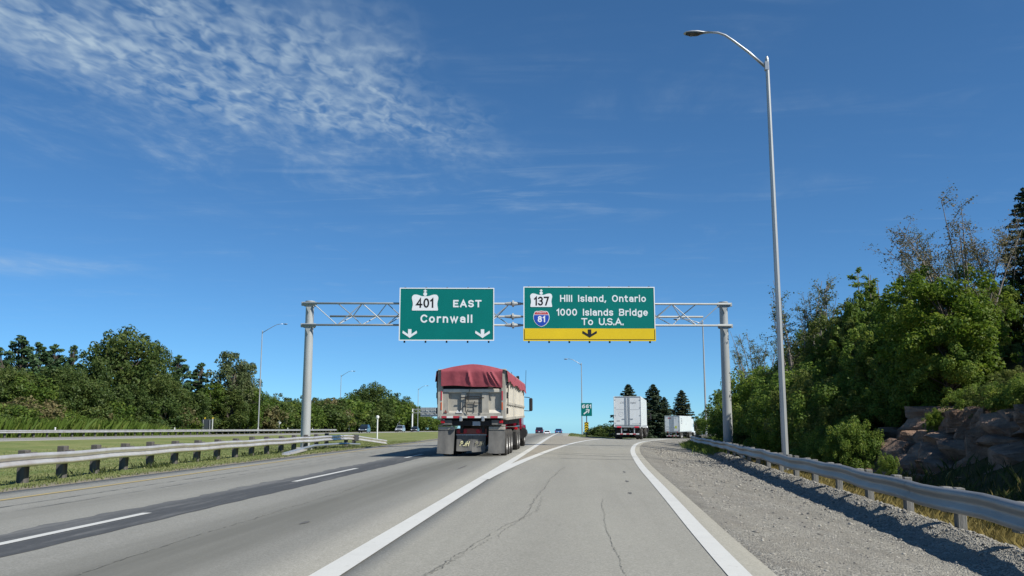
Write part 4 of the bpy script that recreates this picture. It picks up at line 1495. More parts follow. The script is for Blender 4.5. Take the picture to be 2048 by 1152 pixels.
def tractor(parent, y, paint_mat, sleeper=False, x_half=1.22):
    """conventional tractor; y = back of cab"""
    MB().bbox((0, y - 1.2, 0.85), (0.85, 6.2, 0.26), 0.02).build('chassis', 'truck_dark', parent)
    cab_l = 2.9 if sleeper else 1.9
    top = 3.5 if sleeper else 2.95
    prof = [(y, 0.95), (y, top - 0.12), (y + 0.15, top), (y + cab_l - 0.75, top - 0.05), (y + cab_l - 0.45, top - 0.25), (y + cab_l, 1.95), (y + cab_l, 0.95)]
    cab = MB().prism_x(prof, -x_half + 0.06, x_half - 0.06).build('cab', paint_mat, parent)
    MB().prism_x([(y + cab_l - 0.36, top - 0.38), (y + cab_l + 0.0, 2.0), (y + cab_l + 0.03, 2.0), (y + cab_l - 0.33, top - 0.38)], -x_half + 0.2, x_half - 0.2).build('windshield', 'glass_dark', cab)
    for s in (-1, 1):
        MB().box((s * (x_half - 0.055), y + cab_l - 0.85, 2.3), (0.02, 0.75, 0.62)).build('side_window', 'glass_dark', cab)
    hood = [(y + cab_l + 0.004, 0.8), (y + cab_l + 0.004, 1.9), (y + cab_l + 0.9, 1.78), (y + cab_l + 1.55, 1.62), (y + cab_l + 1.75, 1.3), (y + cab_l + 1.75, 0.7)]
    hd = MB().prism_x(hood, -0.85, 0.85).build('hood', paint_mat, parent)
    for s in (-1, 1):
        yf = y + cab_l + 0.75
        pts = [(yf + 0.66 * math.cos(a_), 0.52 + 0.66 * math.sin(a_)) for a_ in np.linspace(0, math.pi, 9)]
        pts2 = [(yf + 0.58 * math.cos(a_), 0.52 + 0.58 * math.sin(a_)) for a_ in np.linspace(math.pi, 0, 9)]
        MB().prism_x(pts + pts2, s * x_half - 0.38 * (s > 0), s * x_half + 0.38 * (s < 0)).build('fender', paint_mat, parent)
        MB().tube([(s * (x_half - 0.1), y + 0.25 + 0.0, 0.75), (s * (x_half - 0.1), y + 1.35, 0.75)], 0.30, 14).build('fuel_tank', 'truck_dark', parent)
        mr = MB().bbox((s * (x_half + 0.36), y + cab_l - 0.25, 2.28), (0.19, 0.16, 0.72), 0.05).build('mirror', 'truck_dark', parent)
        MB().tube([(s * (x_half - 0.08), y + cab_l - 0.35, 2.7), (s * (x_half + 0.3), y + cab_l - 0.27, 2.66)], 0.022, 6).build('bracket', 'truck_dark', mr)
        MB().tube([(s * (x_half - 0.08), y + cab_l - 0.35, 1.95), (s * (x_half + 0.30), y + cab_l - 0.27, 1.93)], 0.022, 6).build('bracket', 'truck_dark', mr)
        add_wheel(parent, TRUCK_W, s * (x_half - 0.17), y + cab_l + 0.75, 0.51)
        MB().bbox((s * 0.72, y + cab_l + 1.74, 1.05), (0.28, 0.10, 0.2), 0.03).build('headlight', 'headlight', parent)
    MB().bbox((0, y + cab_l + 1.85, 0.62), (2.35, 0.16, 0.34), 0.05).build('bumper', 'chrome', parent)
    MB().box((0, y + cab_l + 1.77, 1.15), (1.0, 0.05, 0.75)).build('grille', 'chrome', parent)
    return cab_l


# ---- the tarped dump truck
TX, TY = -4.0, 34.2
dt = thing('dump_truck', 'dirty beige dump truck with a dark red tarp over its load', 'truck', (TX, TY, z_at(TX, TY)), 0.0)
HB = 1.29
for s in (-1, 1):
    pr_ = [(0.10, 1.46), (0.10, 3.28), (12.1, 3.28), (12.1, 1.62)]
    sw = MB().prism_x(pr_, s * HB - 0.03, s * HB + 0.03).build('side_wall', 'dump_side', dt)
    for k in range(12):
        yk = 0.75 + k * 1.0
        zb = 1.47 + 0.16 * yk / 12
        MB().bbox((s * (HB + 0.045), yk, (zb + 3.2) / 2), (0.05, 0.13, 3.2 - zb), 0.01).build('rib', 'dump_side', sw)
    MB().prism_x([(0.2, 2.00), (12.0, 2.06), (12.0, 2.15), (0.2, 2.09)], s * HB + s * 0.035, s * HB + s * 0.095).build('side_beam', 'dump_metal', sw)
    MB().prism_x([(0.1, 3.22), (12.1, 3.22), (12.1, 3.32), (0.1, 3.32)], s * HB - 0.07, s * HB + 0.085).build('top_rail', 'dump_metal', sw)
    MB().prism_x([(0.1, 1.40), (12.1, 1.56), (12.1, 1.66), (0.1, 1.50)], s * HB - 0.06, s * HB + 0.09).build('bottom_rail', 'dump_metal', sw)
    cp = MB().bbox((s * (HB - 0.045), 0.03, 2.40), (0.21, 0.22, 1.94), 0.025).build('corner_post', 'dump_metal', dt)
    for zk, hh_ in ((2.33, 0.36), (1.93, 0.30)):
        MB().bbox((s * (HB - 0.10), -0.085, zk), (0.05, 0.02, hh_), 0.006).build('light_strip', 'amber_strip' if zk < 2.2 else 'tape_red', cp)
    for zk in (2.75, 2.35, 1.75):
        MB().bbox((s * (HB + 0.085), 0.10, zk), (0.07, 0.20, 0.24), 0.02).build('hinge', 'truck_dark', cp)
    MB().tube([(s * (HB + 0.1), 0.16, 3.3), (s * (HB + 0.12), 0.2, 2.9), (s * (HB + 0.1), 0.24, 2.0)], 0.02, 6).build('tarp_cable', 'truck_dark', cp)
front = MB().prism([(-HB, 1.6), (HB, 1.6), (HB, 3.28), (-HB, 3.28)], 12.05, 12.13).build('front_wall', 'dump_metal', dt)
MB().prism_x([(0.2, 1.20), (0.2, 1.45), (12.0, 1.62), (12.0, 1.30)], -1.1, 1.1).build('floor', 'truck_dark', dt)
for s in (-1, 1):
    MB().bbox((s * 0.42, 5.0, 1.05), (0.12, 9.6, 0.32), 0.01).build('frame_beam', 'truck_dark', dt)
# tailgate with three recessed panels
tg = MB().box((0, 0.085, 2.06), (2.30, 0.05, 1.06)).build('tailgate', 'dump_metal', dt)
MB().bbox((0, 0.05, 2.53), (2.32, 0.16, 0.14), 0.02).build('top_beam', 'dump_side', tg)
MB().bbox((0, 0.02, 1.60), (2.32, 0.18, 0.13), 0.015).build('bottom_beam', 'dump_metal', tg)
for (xa, xb) in ((-1.16, -0.92), (-0.42, -0.22), (0.40, 0.66), (0.66 + 0.52, 1.185)):
    MB().box(((xa + xb) / 2, 0.015, 2.06), (xb - xa, 0.09, 0.79)).build('stile', 'dump_metal', tg)
MB().prism_x([(0.07, 1.67), (-0.06, 1.668), (0.07, 1.80)], 0.67, 1.17).build('sloped_sill', 'dump_side', tg)
MB().prism_x([(0.07, 1.67), (-0.06, 1.668), (0.07, 1.76)], -0.91, -0.43).build('sloped_sill', 'dump_metal', tg)
MB().box((0, 0.14, 2.70), (2.3, 0.05, 0.30)).build('dark_gap', 'truck_dark', dt)  # near-black sheet put in as the shaded gap between tailgate and tarp
# ladder on the middle of the tailgate
lad = MB()
lad.tube([(-0.17, -0.10, 1.60), (-0.24, -0.10, 1.75), (-0.22, -0.10, 2.30)], 0.017, 6)
lad.tube([(0.33, -0.10, 1.60), (0.33, -0.10, 2.30)], 0.017, 6)
lad.tube([(0.10, -0.10, 1.72), (0.06, -0.10, 1.95), (0.12, -0.10, 2.12)], 0.015, 6)
for zk in (2.30, 2.21, 2.05):
    lad.tube([(-0.24, -0.10, zk), (0.36, -0.10, zk)], 0.016, 6)
lad.tube([(-0.42, -0.10, 2.26), (-0.20, -0.10, 2.26)], 0.022, 6)
lad.tube([(0.34, -0.10, 2.25), (0.48, -0.10, 2.25)], 0.022, 6)
lad.build('ladder', 'truck_dark', tg)
MB().tube([(-0.02, -0.12, 2.70), (-0.10, -0.12, 2.48), (-0.13, -0.12, 2.1)], 0.012, 6).build('rope', 'truck_dark', tg)
MB().tube([(-0.25, -0.10, 1.98), (-0.38, -0.10, 1.84), (-0.46, -0.10, 1.74)], 0.012, 6).build('rope', 'truck_dark', tg)
for xk in (-1.02, -0.55, -0.42):
    MB().prism([(xk - 0.07, 1.665), (xk + 0.07, 1.665), (xk, 1.79)], -0.092, -0.075).build('bracket', 'tape_white' if xk > -1 else 'red_plate', tg)
tape = MB().box((0, -0.03, 1.51), (2.5, 0.16, 0.09)).build('rear_sill', 'dump_metal', dt)
cuts = [(-1.17, -0.97, 'tape_red'), (-0.97, -0.72, 'tape_white'), (-0.72, -0.45, 'tape_red'), (-0.38, -0.16, 'dump_side'), (-0.16, 0.12, 'tape_red'), (0.12, 0.60, 'tape_white'), (0.74, 1.02, 'tape_red'), (1.02, 1.22, 'tape_white')]
for (xa, xb, mt) in cuts:
    MB().box(((xa + xb) / 2, -0.114, 1.51), (xb - xa - 0.004, 0.008, 0.075)).build('reflector_tape', mt, tape)
for xk in (-0.41, 0.45):
    MB().bbox((xk, -0.13, 1.44), (0.12, 0.10, 0.20), 0.02).build('latch', 'galvanised', tape)
MB().bbox((0, 0.15, 1.28), (2.3, 0.2, 0.22), 0.02).build('rear_crossmember', 'truck_dark', dt)
for s in (-1, 1):
    MB().bbox((s * 0.98, 0.02, 1.30), (0.42, 0.08, 0.2), 0.02).build('lamp_box', 'mud_flap', dt)
    MB().bbox((s * 1.14, -0.03, 1.33), (0.16, 0.04, 0.12), 0.02).build('tail_light', 'red_lens', dt)
MB().box((0.18, 0.03, 1.26), (0.30, 0.015, 0.16)).build('licence_plate', 'door_rod', dt)


def flap(x0, x1, z0, z1, skew, seed, y=0.22):
    r = random.Random(seed)
    nu, nv = 7, 9
    vs, fs = [], []
    for j in range(nv):
        v = j / (nv - 1)
        for i in range(nu):
            u = i / (nu - 1)
            z = z1 + (z0 - z1) * v + (0.012 * math.sin(u * 5 + seed) * v)
            x = x0 + (x1 - x0) * u + skew * v
            yy = y - 0.05 * v * v + 0.02 * math.sin(u * 6.0 + seed * 1.3) * v
            vs.append((x, yy, z))
    for j in range(nv - 1):
        for i in range(nu - 1):
            fs.append((j * nu + i, (j + 1) * nu + i, (j + 1) * nu + i + 1, j * nu + i + 1))
    o = len(vs)
    vs += [(x, yy + 0.012, z) for x, yy, z in vs]
    fs += [tuple(q + o for q in f[::-1]) for f in fs]
    return MB().add(vs, fs).mesh('mud_flap', 'mud_flap', True)


for (x0, x1, z0, z1, sk, sd, yy) in ((-1.32, -0.67, 0.10, 1.14, -0.05, 1, 0.1), (0.66, 1.30, 0.12, 1.14, -0.02, 2, 0.1), (-0.62, -0.01, 0.20, 0.80, -0.01, 3, 0.3), (0.0, 0.52, 0.17, 0.80, -0.02, 4, 0.3)):
    f_ = link('mud_flap', flap(x0, x1, z0, z1, sk, sd, yy), dt)
    if abs(x0) > 0.6 and x1 * x0 > 0 and sd < 3:
        MB().bbox(((x0 + x1) / 2, yy - 0.012, z1 - 0.06), (x1 - x0, 0.03, 0.12), 0.01).build('flap_bracket', 'dump_metal', f_)
        MB().bbox(((x0 + x1) / 2, yy + 0.03, z1 + 0.05), (x1 - x0, 0.05, 0.05), 0.01).build('flap_hanger', 'dump_metal', f_)
    elif sd == 3:
        link('lettering', sign_text('PJH', 'flap_text', 0.19, 0.36, -0.30, 0.39, 0.004, 0.17, 0.34, shear=0.3), f_, (0, 0.255, 0))
    else:
        link('lettering', sign_text('PJH', 'flap_text_worn', 0.17, 0.34, 0.28, 0.40, 0.004, 0.15, 0.34, shear=0.3), f_, (0, 0.255, 0))
lp = MB().bbox((-0.05, 0.33, 0.96), (1.20, 0.04, 0.22), 0.01).build('light_panel', 'red_plate', dt)
for xk in (-0.52, -0.30, 0.22, 0.40):
    MB().cyl_y((xk, 0.30, 0.96), 0.085, 0.04).build('round_light', 'red_lens', lp)
MB().box((-0.05, 0.33, 0.825), (1.20, 0.05, 0.03)).build('flap_rod', 'galvanised', lp)
for yk in (1.25, 2.60, 3.95):
    axle(dt, yk, HB)
for yk in (8.6, 9.95):
    axle(dt, yk, 1.24)
for s in (-1, 1):
    MB().bbox((s * 0.92, 8.05, 0.55), (0.5, 0.02, 0.62), 0.005).build('tractor_flap', 'truck_dark', dt)
    MB().bbox((s * 1.18, 8.02, 1.02), (0.16, 0.05, 0.12), 0.02).build('tail_light', 'red_lens', dt)
    MB().bbox((s * 0.9, 9.3, 1.12), (0.6, 3.0, 0.05), 0.02).build('quarter_fender', 'chrome', dt)
    MB().tube([(s * 0.98, 12.62, 0.9), (s * 0.98, 12.62, 3.55), (s * 0.98, 12.52, 3.72)], 0.085, 10).build('exhaust_stack', 'truck_dark', dt)
tractor(dt, 12.85, 'cab_red')
MB().tube([(1.30, 14.2, 2.9), (1.33, 14.2, 4.15)], 0.012, 5).build('antenna', 'truck_dark', dt)
MB().tube([(0.8, 10.5, 3.3), (0.8, 10.5, 3.85)], 0.012, 5).build('antenna', 'truck_dark', dt)

# tarp: arched sheet with flaps on the sides and a wrinkled flap at the back
nu, nv = 34, 40
tv, tf = [], []


def arch(x):
    q = abs(x) / 1.36
    return 3.30 + 0.235 * (1 - q ** 1.8)


prof = []
for i in range(nu + 1):
    s = i / nu
    if s < 0.12:
        q = s / 0.12
        prof.append((-1.42 + 0.03 * q, 2.86 + 0.44 * q))
    elif s > 0.88:
        q = (1 - s) / 0.12
        prof.append((1.42 - 0.03 * q, 2.86 + 0.44 * q))
    else:
        x = -1.36 + 2.72 * (s - 0.12) / 0.76
        prof.append((x, arch(x)))
for j in range(nv + 1):
    y = -0.14 + 12.3 * j / nv
    for i, (x, z) in enumerate(prof):
        side = z < 3.28
        bow = 0.05 * math.sin(j * 0.98) * (1 - abs(x) / 1.5)
        wr = 0.025 * math.sin(j * 1.7 + x * 3) + 0.02 * math.sin(j * 0.6)
        yy = y
        zz = z + bow
        xx = x
        if side:
            xx += (0.03 * math.sin(j * 1.9) + 0.02) * (1 if x > 0 else -1) * (3.3 - z) / 0.44
            zz += wr + 0.12 * (3.3 - z) * math.sin(j * 0.45)
        tv.append((xx, yy, zz))
m1_ = nu + 1
for j in range(nv):
    for i in range(nu):
        tf.append((j * m1_ + i, j * m1_ + i + 1, (j + 1) * m1_ + i + 1, (j + 1) * m1_ + i))
tarp = MB().add(tv, tf).build('tarp', 'tarp', dt, smooth=True)
fv, ff = [], []
nu2, nv2 = 60, 14
for j in range(nv2 + 1):
    v = j / nv2
    for i in range(nu2 + 1):
        u = i / nu2
        x = -1.19 + 2.40 * u
        ztop = arch(x) - 0.0
        zfold = 3.30 - 0.04 * u
        zend = 2.70 - 0.08 * u + 0.02 * math.sin(u * 9) - 0.06 * math.sin(u * math.pi) * -0.6
        if v < 0.25:
            q = v / 0.25
            z = ztop + (zfold - ztop) * q
            y = -0.14 - 0.10 * q
        else:
            q = (v - 0.25) / 0.75
            z = zfold + (zend - zfold) * q
            d1 = (u - 0.44) - 0.05 * q
            d2 = (u - 0.80) - 0.16 * (q - .3)
            d3 = (u - 0.86) - 0.16 * (q - .3)
            d4 = (u - 0.73) - 0.10 * (q - .3)
            fold = 0.07 * math.exp(-(d1 / 0.022) ** 2) + 0.07 * math.exp(-(d2 / 0.020) ** 2) + 0.07 * math.exp(-(d3 / 0.020) ** 2) + 0.05 * math.exp(-(d4 / 0.025) ** 2)
            fold += 0.012 * math.sin(u * 31 + q * 2)
            y = -0.24 + 0.05 * q - fold * math.sin(math.pi * min(1, q * 0.9 + .1))
        fv.append((x, y, z))
m2_ = nu2 + 1
for j in range(nv2):
    for i in range(nu2):
        ff.append((j * m2_ + i, (j + 1) * m2_ + i, (j + 1) * m2_ + i + 1, j * m2_ + i + 1))
smooth_by_angle(MB().add(fv, ff).build('rear_flap', 'tarp', tarp, smooth=True).data, 30)


# ---- box semi-trailers
def semi(label, x, y, rz, kind):
    t = thing('semi_truck', label, 'truck', (x, y, z_at(x, y)), rz, 'white box semi-trailers on the exit ramp')
    Lb, H0, H1, hw = (15.2, 1.18, 4.02, 1.29) if kind == 1 else (13.5, 1.18, 3.95, 1.29)
    body = MB().bbox((0, Lb / 2 + 0.05, (H0 + H1) / 2), (2 * hw - 0.02, Lb, H1 - H0), 0.03).build('trailer_box', 'trailer_side', t)
    for s in (-1, 1):
        for k in range(11):
            MB().box((s * (hw - 0.002), 0.9 + k * (Lb - 1.5) / 10, (H0 + H1) / 2), (0.016, 0.05, H1 - H0 - 0.22)).build('side_seam', 'trailer_side', body)
        MB().bbox((s * (hw - 0.005), Lb / 2, H0 + 0.06), (0.04, Lb, 0.16), 0.01).build('side_rail', 'trailer_frame', body)
        MB().bbox((s * (hw - 0.04), 0.0, (H0 + H1) / 2), (0.09, 0.12, H1 - H0 + 0.02), 0.015).build('rear_frame', 'trailer_white' if kind == 1 else 'trailer_frame', t)
    MB().bbox((0, 0.0, H1 - 0.03), (2 * hw - 0.18, 0.12, 0.09), 0.015).build('rear_header', 'trailer_frame', t)
    MB().bbox((0, 0.0, H0 + 0.03), (2 * hw - 0.18, 0.12, 0.17), 0.015).build('rear_sill', 'trailer_frame', t)
    for s in (-1, 1):
        dr = MB().bbox((s * (hw - 0.09) / 2, 0.0, (H0 + H1) / 2 + 0.05), (hw - 0.10, 0.07, H1 - H0 - 0.26), 0.012).build('rear_door', 'trailer_white', t)
        for xo in (0.10, 0.20 if kind == 1 else 0.30):
            MB().tube([(s * xo, -0.055, H0 + 0.1), (s * xo, -0.055, H1 - 0.1)], 0.028, 6).build('lock_rod', 'door_rod', dr)
        MB().box((s * 0.33, -0.055, H0 + 0.75), (0.36, 0.03, 0.05)).build('door_handle', 'door_rod', dr)
        for k in range(4):
            MB().bbox((s * (hw - 0.10), -0.045, H0 + 0.35 + k * 0.72), (0.16, 0.03, 0.06), 0.008).build('hinge', 'door_rod', dr)
        if kind == 1:
            MB().box((s * 0.68, -0.038, H0 + 1.62), (0.85, 0.006, 0.025)).build('panel_seam', 'logo_faint', dr)
        MB().bbox((s * 0.82, -0.055, H0 - 0.02 if kind == 1 else H0 + 0.0), (0.42 if kind == 1 else 0.2, 0.05, 0.13), 0.02).build('tail_light', 'tail_lamp' if kind == 1 else 'red_lens', t)
        MB().bbox((s * 0.60, 0.05, 0.80), (0.10, 0.10, 0.62), 0.01).build('bumper_post', 'trailer_frame', t)
        MB().bbox((s * 0.86, 0.95, 0.62), (0.58, 0.02, 0.62), 0.004).build('mud_flap', 'truck_dark', t)
        MB().bbox((s * 0.45, Lb / 2, 1.02), (0.12, Lb - 1.0, 0.26), 0.01).build('frame_beam', 'truck_dark', t)
        MB().bbox((s * 0.85, Lb - 3.4, 0.62), (0.12, 0.12, 1.0), 0.01).build('landing_leg', 'truck_dark', t)
    ic = MB().bbox((0, 0.0, 0.52), (2.1, 0.11, 0.12), 0.015).build('underride_bar', 'trailer_frame', t)
    for k in range(7):
        MB().box((-0.9 + k * 0.3, -0.06, 0.52), (0.29, 0.012, 0.09)).build('reflector_tape', 'tape_red' if k % 2 else 'tape_white', ic)
    MB().box((-0.25, 0.2, 0.92), (0.32, 0.02, 0.17)).build('licence_plate', 'trailer_frame', t)
    for yk in (1.5, 2.75):
        axle(t, yk, 1.28)
    for yk in (Lb - 1.9, Lb - 0.55):
        axle(t, yk, 1.24)
    tractor(t, Lb + 0.75, 'cab_white', True)
    if kind == 1:
        d0 = [c for c in t.children if c.name.startswith('rear_door')]
        link('lettering', text_mesh('C.R.', 'logo_grey', 0.17, 0.36, 0.004, 0.0, 1.0, 0.35, -0.50, 3.36), d0[0], (0, -0.036, 0))
        link('lettering', text_mesh('England', 'logo_grey', 0.17, 0.55, 0.004, 0.0, 1.0, 0.35, 0.55, 3.36), d0[1], (0, -0.036, 0))
        ring = MB()
        for k in range(24):
            a0, a1 = 2 * math.pi * k / 24, 2 * math.pi * (k + 1) / 24
            ring.prism([(-0.62 + 0.20 * math.cos(a0), 2.36 + 0.20 * math.sin(a0)), (-0.62 + 0.225 * math.cos(a0), 2.36 + 0.225 * math.sin(a0)), (-0.62 + 0.225 * math.cos(a1), 2.36 + 0.225 * math.sin(a1)), (-0.62 + 0.20 * math.cos(a1), 2.36 + 0.20 * math.sin(a1))], -0.04, -0.036)
        ring.box((-0.62, -0.038, 2.36), (0.03, 0.004, 0.12))
        ring.build('round_emblem', 'logo_faint', d0[0])
        MB().box((-0.88, -0.038, 1.73), (0.30, 0.004, 0.07)).build('number_decal', 'logo_grey', d0[0])
        MB().box((0.72, -0.038, 1.48), (0.62, 0.004, 0.05)).build('number_decal', 'logo_faint', d0[1])
    else:
        d0 = [c for c in t.children if c.name.startswith('rear_door')]
        for k in range(4):
            MB().box((-0.68 + k * 0.15, -0.038, 3.55), (0.11, 0.004, 0.26)).build('faded_logo', 'logo_red', d0[0])
        for k in range(3):
            MB().box((0.36 + k * 0.14, -0.038, 3.55), (0.09, 0.004, 0.22)).build('faded_logo', 'logo_faint', d0[1])
        MB().box((0.62, -0.038, 2.0), (0.36, 0.004, 0.42)).build('yellow_decal', 'decal_yellow', d0[1])
        MB().box((-0.78, -0.038, 2.05), (0.5, 0.004, 0.12)).build('number_decal', 'logo_faint', d0[0])
        MB().box((-0.78, -0.038, 1.62), (0.5, 0.004, 0.08)).build('number_decal', 'logo_faint', d0[0])
        for k in range(4):
            MB().box((hw - 0.004, 2.0, 3.45 - k * 0.26), (0.02, 1.3 - 0.2 * (k % 2), 0.11)).build('side_number', 'logo_grey', body)
        MB().box((hw - 0.004, 7.0, 2.5), (0.02, 0.7, 0.25)).build('side_number', 'logo_faint', body)
    return t


semi('white semi-trailer with closed double rear doors, nearer of two on the ramp', 4.96, 84, -R(6.5), 1)
semi('smaller white semi-trailer far down the ramp, partly behind the guard rail', 16.8, 155, -R(16), 2)


# ---- cars
def car(name, label, paint_mat, x, y, rz, kind, group):
    t = thing(name, label, 'car', (x, y, z_at(x, y) + 0.01), rz, group)
    Lc, W, Hh = (4.7, 1.88, 1.74) if kind == 'suv' else (4.6, 1.80, 1.45)
    belt = 1.02 if kind == 'suv' else 0.90
    # rear at y=0, nose at y=Lc
    if kind == 'suv':
        low = [(0.0, 0.35), (0.02, 0.8), (0.10, belt), (3.45, belt), (4.35, 0.92), (4.66, 0.72), (4.7, 0.35), (4.4, 0.25), (0.2, 0.25)]
        top = [(0.12, belt), (0.42, Hh - 0.06), (0.75, Hh), (2.4, Hh - 0.01), (2.75, Hh - 0.1), (3.55, belt)]
    else:
        low = [(0.0, 0.35), (0.0, 0.72), (0.12, belt), (3.3, belt), (4.25, 0.78), (4.55, 0.6), (4.6, 0.32), (4.35, 0.2), (0.2, 0.2)]
        top = [(0.65, belt), (1.35, Hh - 0.05), (1.7, Hh), (2.4, Hh - 0.01), (2.7, Hh - 0.09), (3.5, belt)]

    def loft(profile, wb, wt, z0_, z1_):
        m = MB()
        n_ = len(profile)
        vs = []
        for s in (-1, 1):
            for (yy, zz) in profile:
                q = (zz - z0_) / (z1_ - z0_)
                vs.append((s * (wb + (wt - wb) * q) / 2, yy, zz))
        fs = [tuple(range(n_)), tuple(range(2 * n_ - 1, n_ - 1, -1))]
        fs += [(i, i + n_, (i + 1) % n_ + n_, (i + 1) % n_) for i in range(n_)]
        return m.add(vs, fs)
    body = loft(low, W, W * 0.97, 0.2, belt).build('body', paint_mat, t)
    cabn = loft(top, W * 0.96, W * 0.76, belt, Hh).build('cabin', paint_mat, t)
    (ya, za), (yb, zb) = top[-2], top[-1]
    f = lambda u: (ya + (yb - ya) * u, za + (zb - za) * u)
    wsh = []
    for u, hw in ((0.06, W * 0.34), (0.94, W * 0.42)):
        yy, zz = f(u)
        wsh += [(-hw, yy + 0.03, zz + 0.02), (hw, yy + 0.03, zz + 0.02)]
    MB().add(wsh, [(0, 1, 3, 2)]).build('windshield', 'glass_dark', cabn)
    (ya, za), (yb, zb) = top[0], top[1]
    wsh = []
    for u, hw in ((0.12, W * 0.42), (0.9, W * 0.35)):
        wsh += [(-hw, ya + (yb - ya) * u - 0.03, za + (zb - za) * u + 0.01), (hw, ya + (yb - ya) * u - 0.03, za + (zb - za) * u + 0.01)]
    MB().add(wsh, [(0, 1, 3, 2)]).build('rear_window', 'glass_dark', cabn)
    for s in (-1, 1):
        y_r, y_f = top[1][0] + 0.1, top[-2][0] + 0.15
        z_t = Hh - 0.13
        wq = lambda zz: (W * 0.96 + (W * 0.76 - W * 0.96) * (zz - belt) / (Hh - belt)) / 2 + 0.006
        MB().add([(s * wq(belt + .05), top[0][0] + 0.35, belt + .05), (s * wq(belt + .05), y_f + 0.45, belt + .05), (s * wq(z_t), y_f - 0.1, z_t), (s * wq(z_t), y_r, z_t)], [(0, 1, 2, 3)]).build('side_window', 'glass_dark', cabn)
        MB().bbox((s * W * 0.36, Lc - 0.16, 0.70 if kind == 'suv' else 0.60), (0.36, 0.28, 0.16), 0.05).build('headlight', 'headlight', body)
        MB().bbox((s * W * 0.40, 0.04, 0.88 if kind == 'suv' else 0.76), (0.26, 0.14, 0.22), 0.04).build('tail_light', 'red_lens', body)
        MB().bbox((s * (W * 0.5 + 0.06), 3.05, belt + 0.06), (0.16, 0.12, 0.13), 0.03).build('mirror', paint_mat, t)
        for yk in (0.85, Lc - 0.9):
            add_wheel(t, CAR_W, s * (W / 2 - 0.10), yk, 0.33)
    MB().bbox((0, Lc + 0.0, 0.45), (W * 0.9, 0.12, 0.2), 0.04).build('bumper', 'truck_dark' if kind == 'suv' else paint_mat, body)
    MB().bbox((0, -0.01, 0.45), (W * 0.9, 0.12, 0.2), 0.04).build('bumper', 'truck_dark', body)
    MB().box((0, Lc + 0.005, 0.66), (W * 0.42, 0.1, 0.14)).build('grille', 'chrome', body)
    MB().box((0, -0.055, 0.66), (0.32, 0.02, 0.16)).build('licence_plate', 'sign_white', body)
    return t


GO = 'oncoming cars on the far carriageway'
car('car', 'dark blue sport utility car, nearest of the oncoming cars', 'car_navy', -45.3, 190, math.pi + R(4), 'suv', GO)
car('car', 'silver sport utility car oncoming, between two dark cars', 'car_silver', -42.6 - 2.0, 226, math.pi + R(2), 'suv', GO)
car('car', 'dark sedan oncoming close behind the silver car', 'car_black', -43.9, 243, math.pi + R(2), 'sedan', GO)
GW = 'cars ahead at the crest of the highway'
car('car', 'dark car ahead in the left lane at the crest of the road', 'car_plum', -8.57, 212, 0, 'suv', GW)
car('car', 'white car mostly hidden beside the dark car at the crest', 'car_white', -7.75, 245, 0, 'sedan', GW)
car('car', 'blue car ahead in the right lane at the crest of the road', 'car_blue', -4.16, 222, 0, 'sedan', GW)


# ------------------------------------------------------------------ vegetation
def leaf_quads(C, nrm, size, tint, aspect=0.62, r=rng):
    n = len(C)
    a = np.cross(nrm, r.normal(size=(n, 3)))
    a /= np.linalg.norm(a, axis=1)[:, None] + 1e-9
    bb = np.cross(nrm, a)
    s = size * (0.65 + 0.7 * r.random(n))
    a = a * s[:, None]
    bb = bb * (s * aspect)[:, None]
    fold = nrm * (s * 0.18)[:, None]
    V = np.stack([C - a, C - bb * 0.9 + fold, C + a, C + bb * 0.9 + fold], 1).reshape(-1, 3)
    return V, np.repeat(tint, 4)


def unit(v):
    return v / (np.linalg.norm(v, axis=1)[:, None] + 1e-9)


def crown_mesh(clumps, nleaf, leaf, mat, r, up=0.25, shell=0.75, jitter=0.6):
    """clumps: list of (centre, radii(3)); leaves sit mostly near each clump's surface, facing out"""
    vols = np.array([c[1][0] * c[1][1] * c[1][2] for c in clumps]) ** 0.67
    cnt = np.maximum(8, (nleaf * vols / vols.sum()).astype(int))
    Cs, Ns, Ts = [], [], []
    for (cen, rad), n in zip(clumps, cnt):
        d = unit(r.normal(size=(n, 3)))
        q = np.where(r.random(n) < shell, 1 - np.abs(r.normal(0, 0.16, n)), r.random(n) ** 0.5) + np.where(r.random(n) < 0.12, 0.25 * r.random(n), 0)
        p = np.array(cen) + d * q[:, None] * np.array(rad)
        nn = unit(d + np.array([0, 0, up]) + r.normal(0, jitter, (n, 3)))
        Cs.append(p)
        Ns.append(nn)
        Ts.append(np.clip(r.normal(0.45 + r.normal(0, 0.13), 0.17, n), 0, 1))
    C, Nn, T = np.concatenate(Cs), np.concatenate(Ns), np.concatenate(Ts)
    V, T4 = leaf_quads(C, Nn, leaf, T, r=r)
    F_ = np.arange(len(V)).reshape(-1, 4)
    return np_mesh('crown', V, F_, mat, T4)


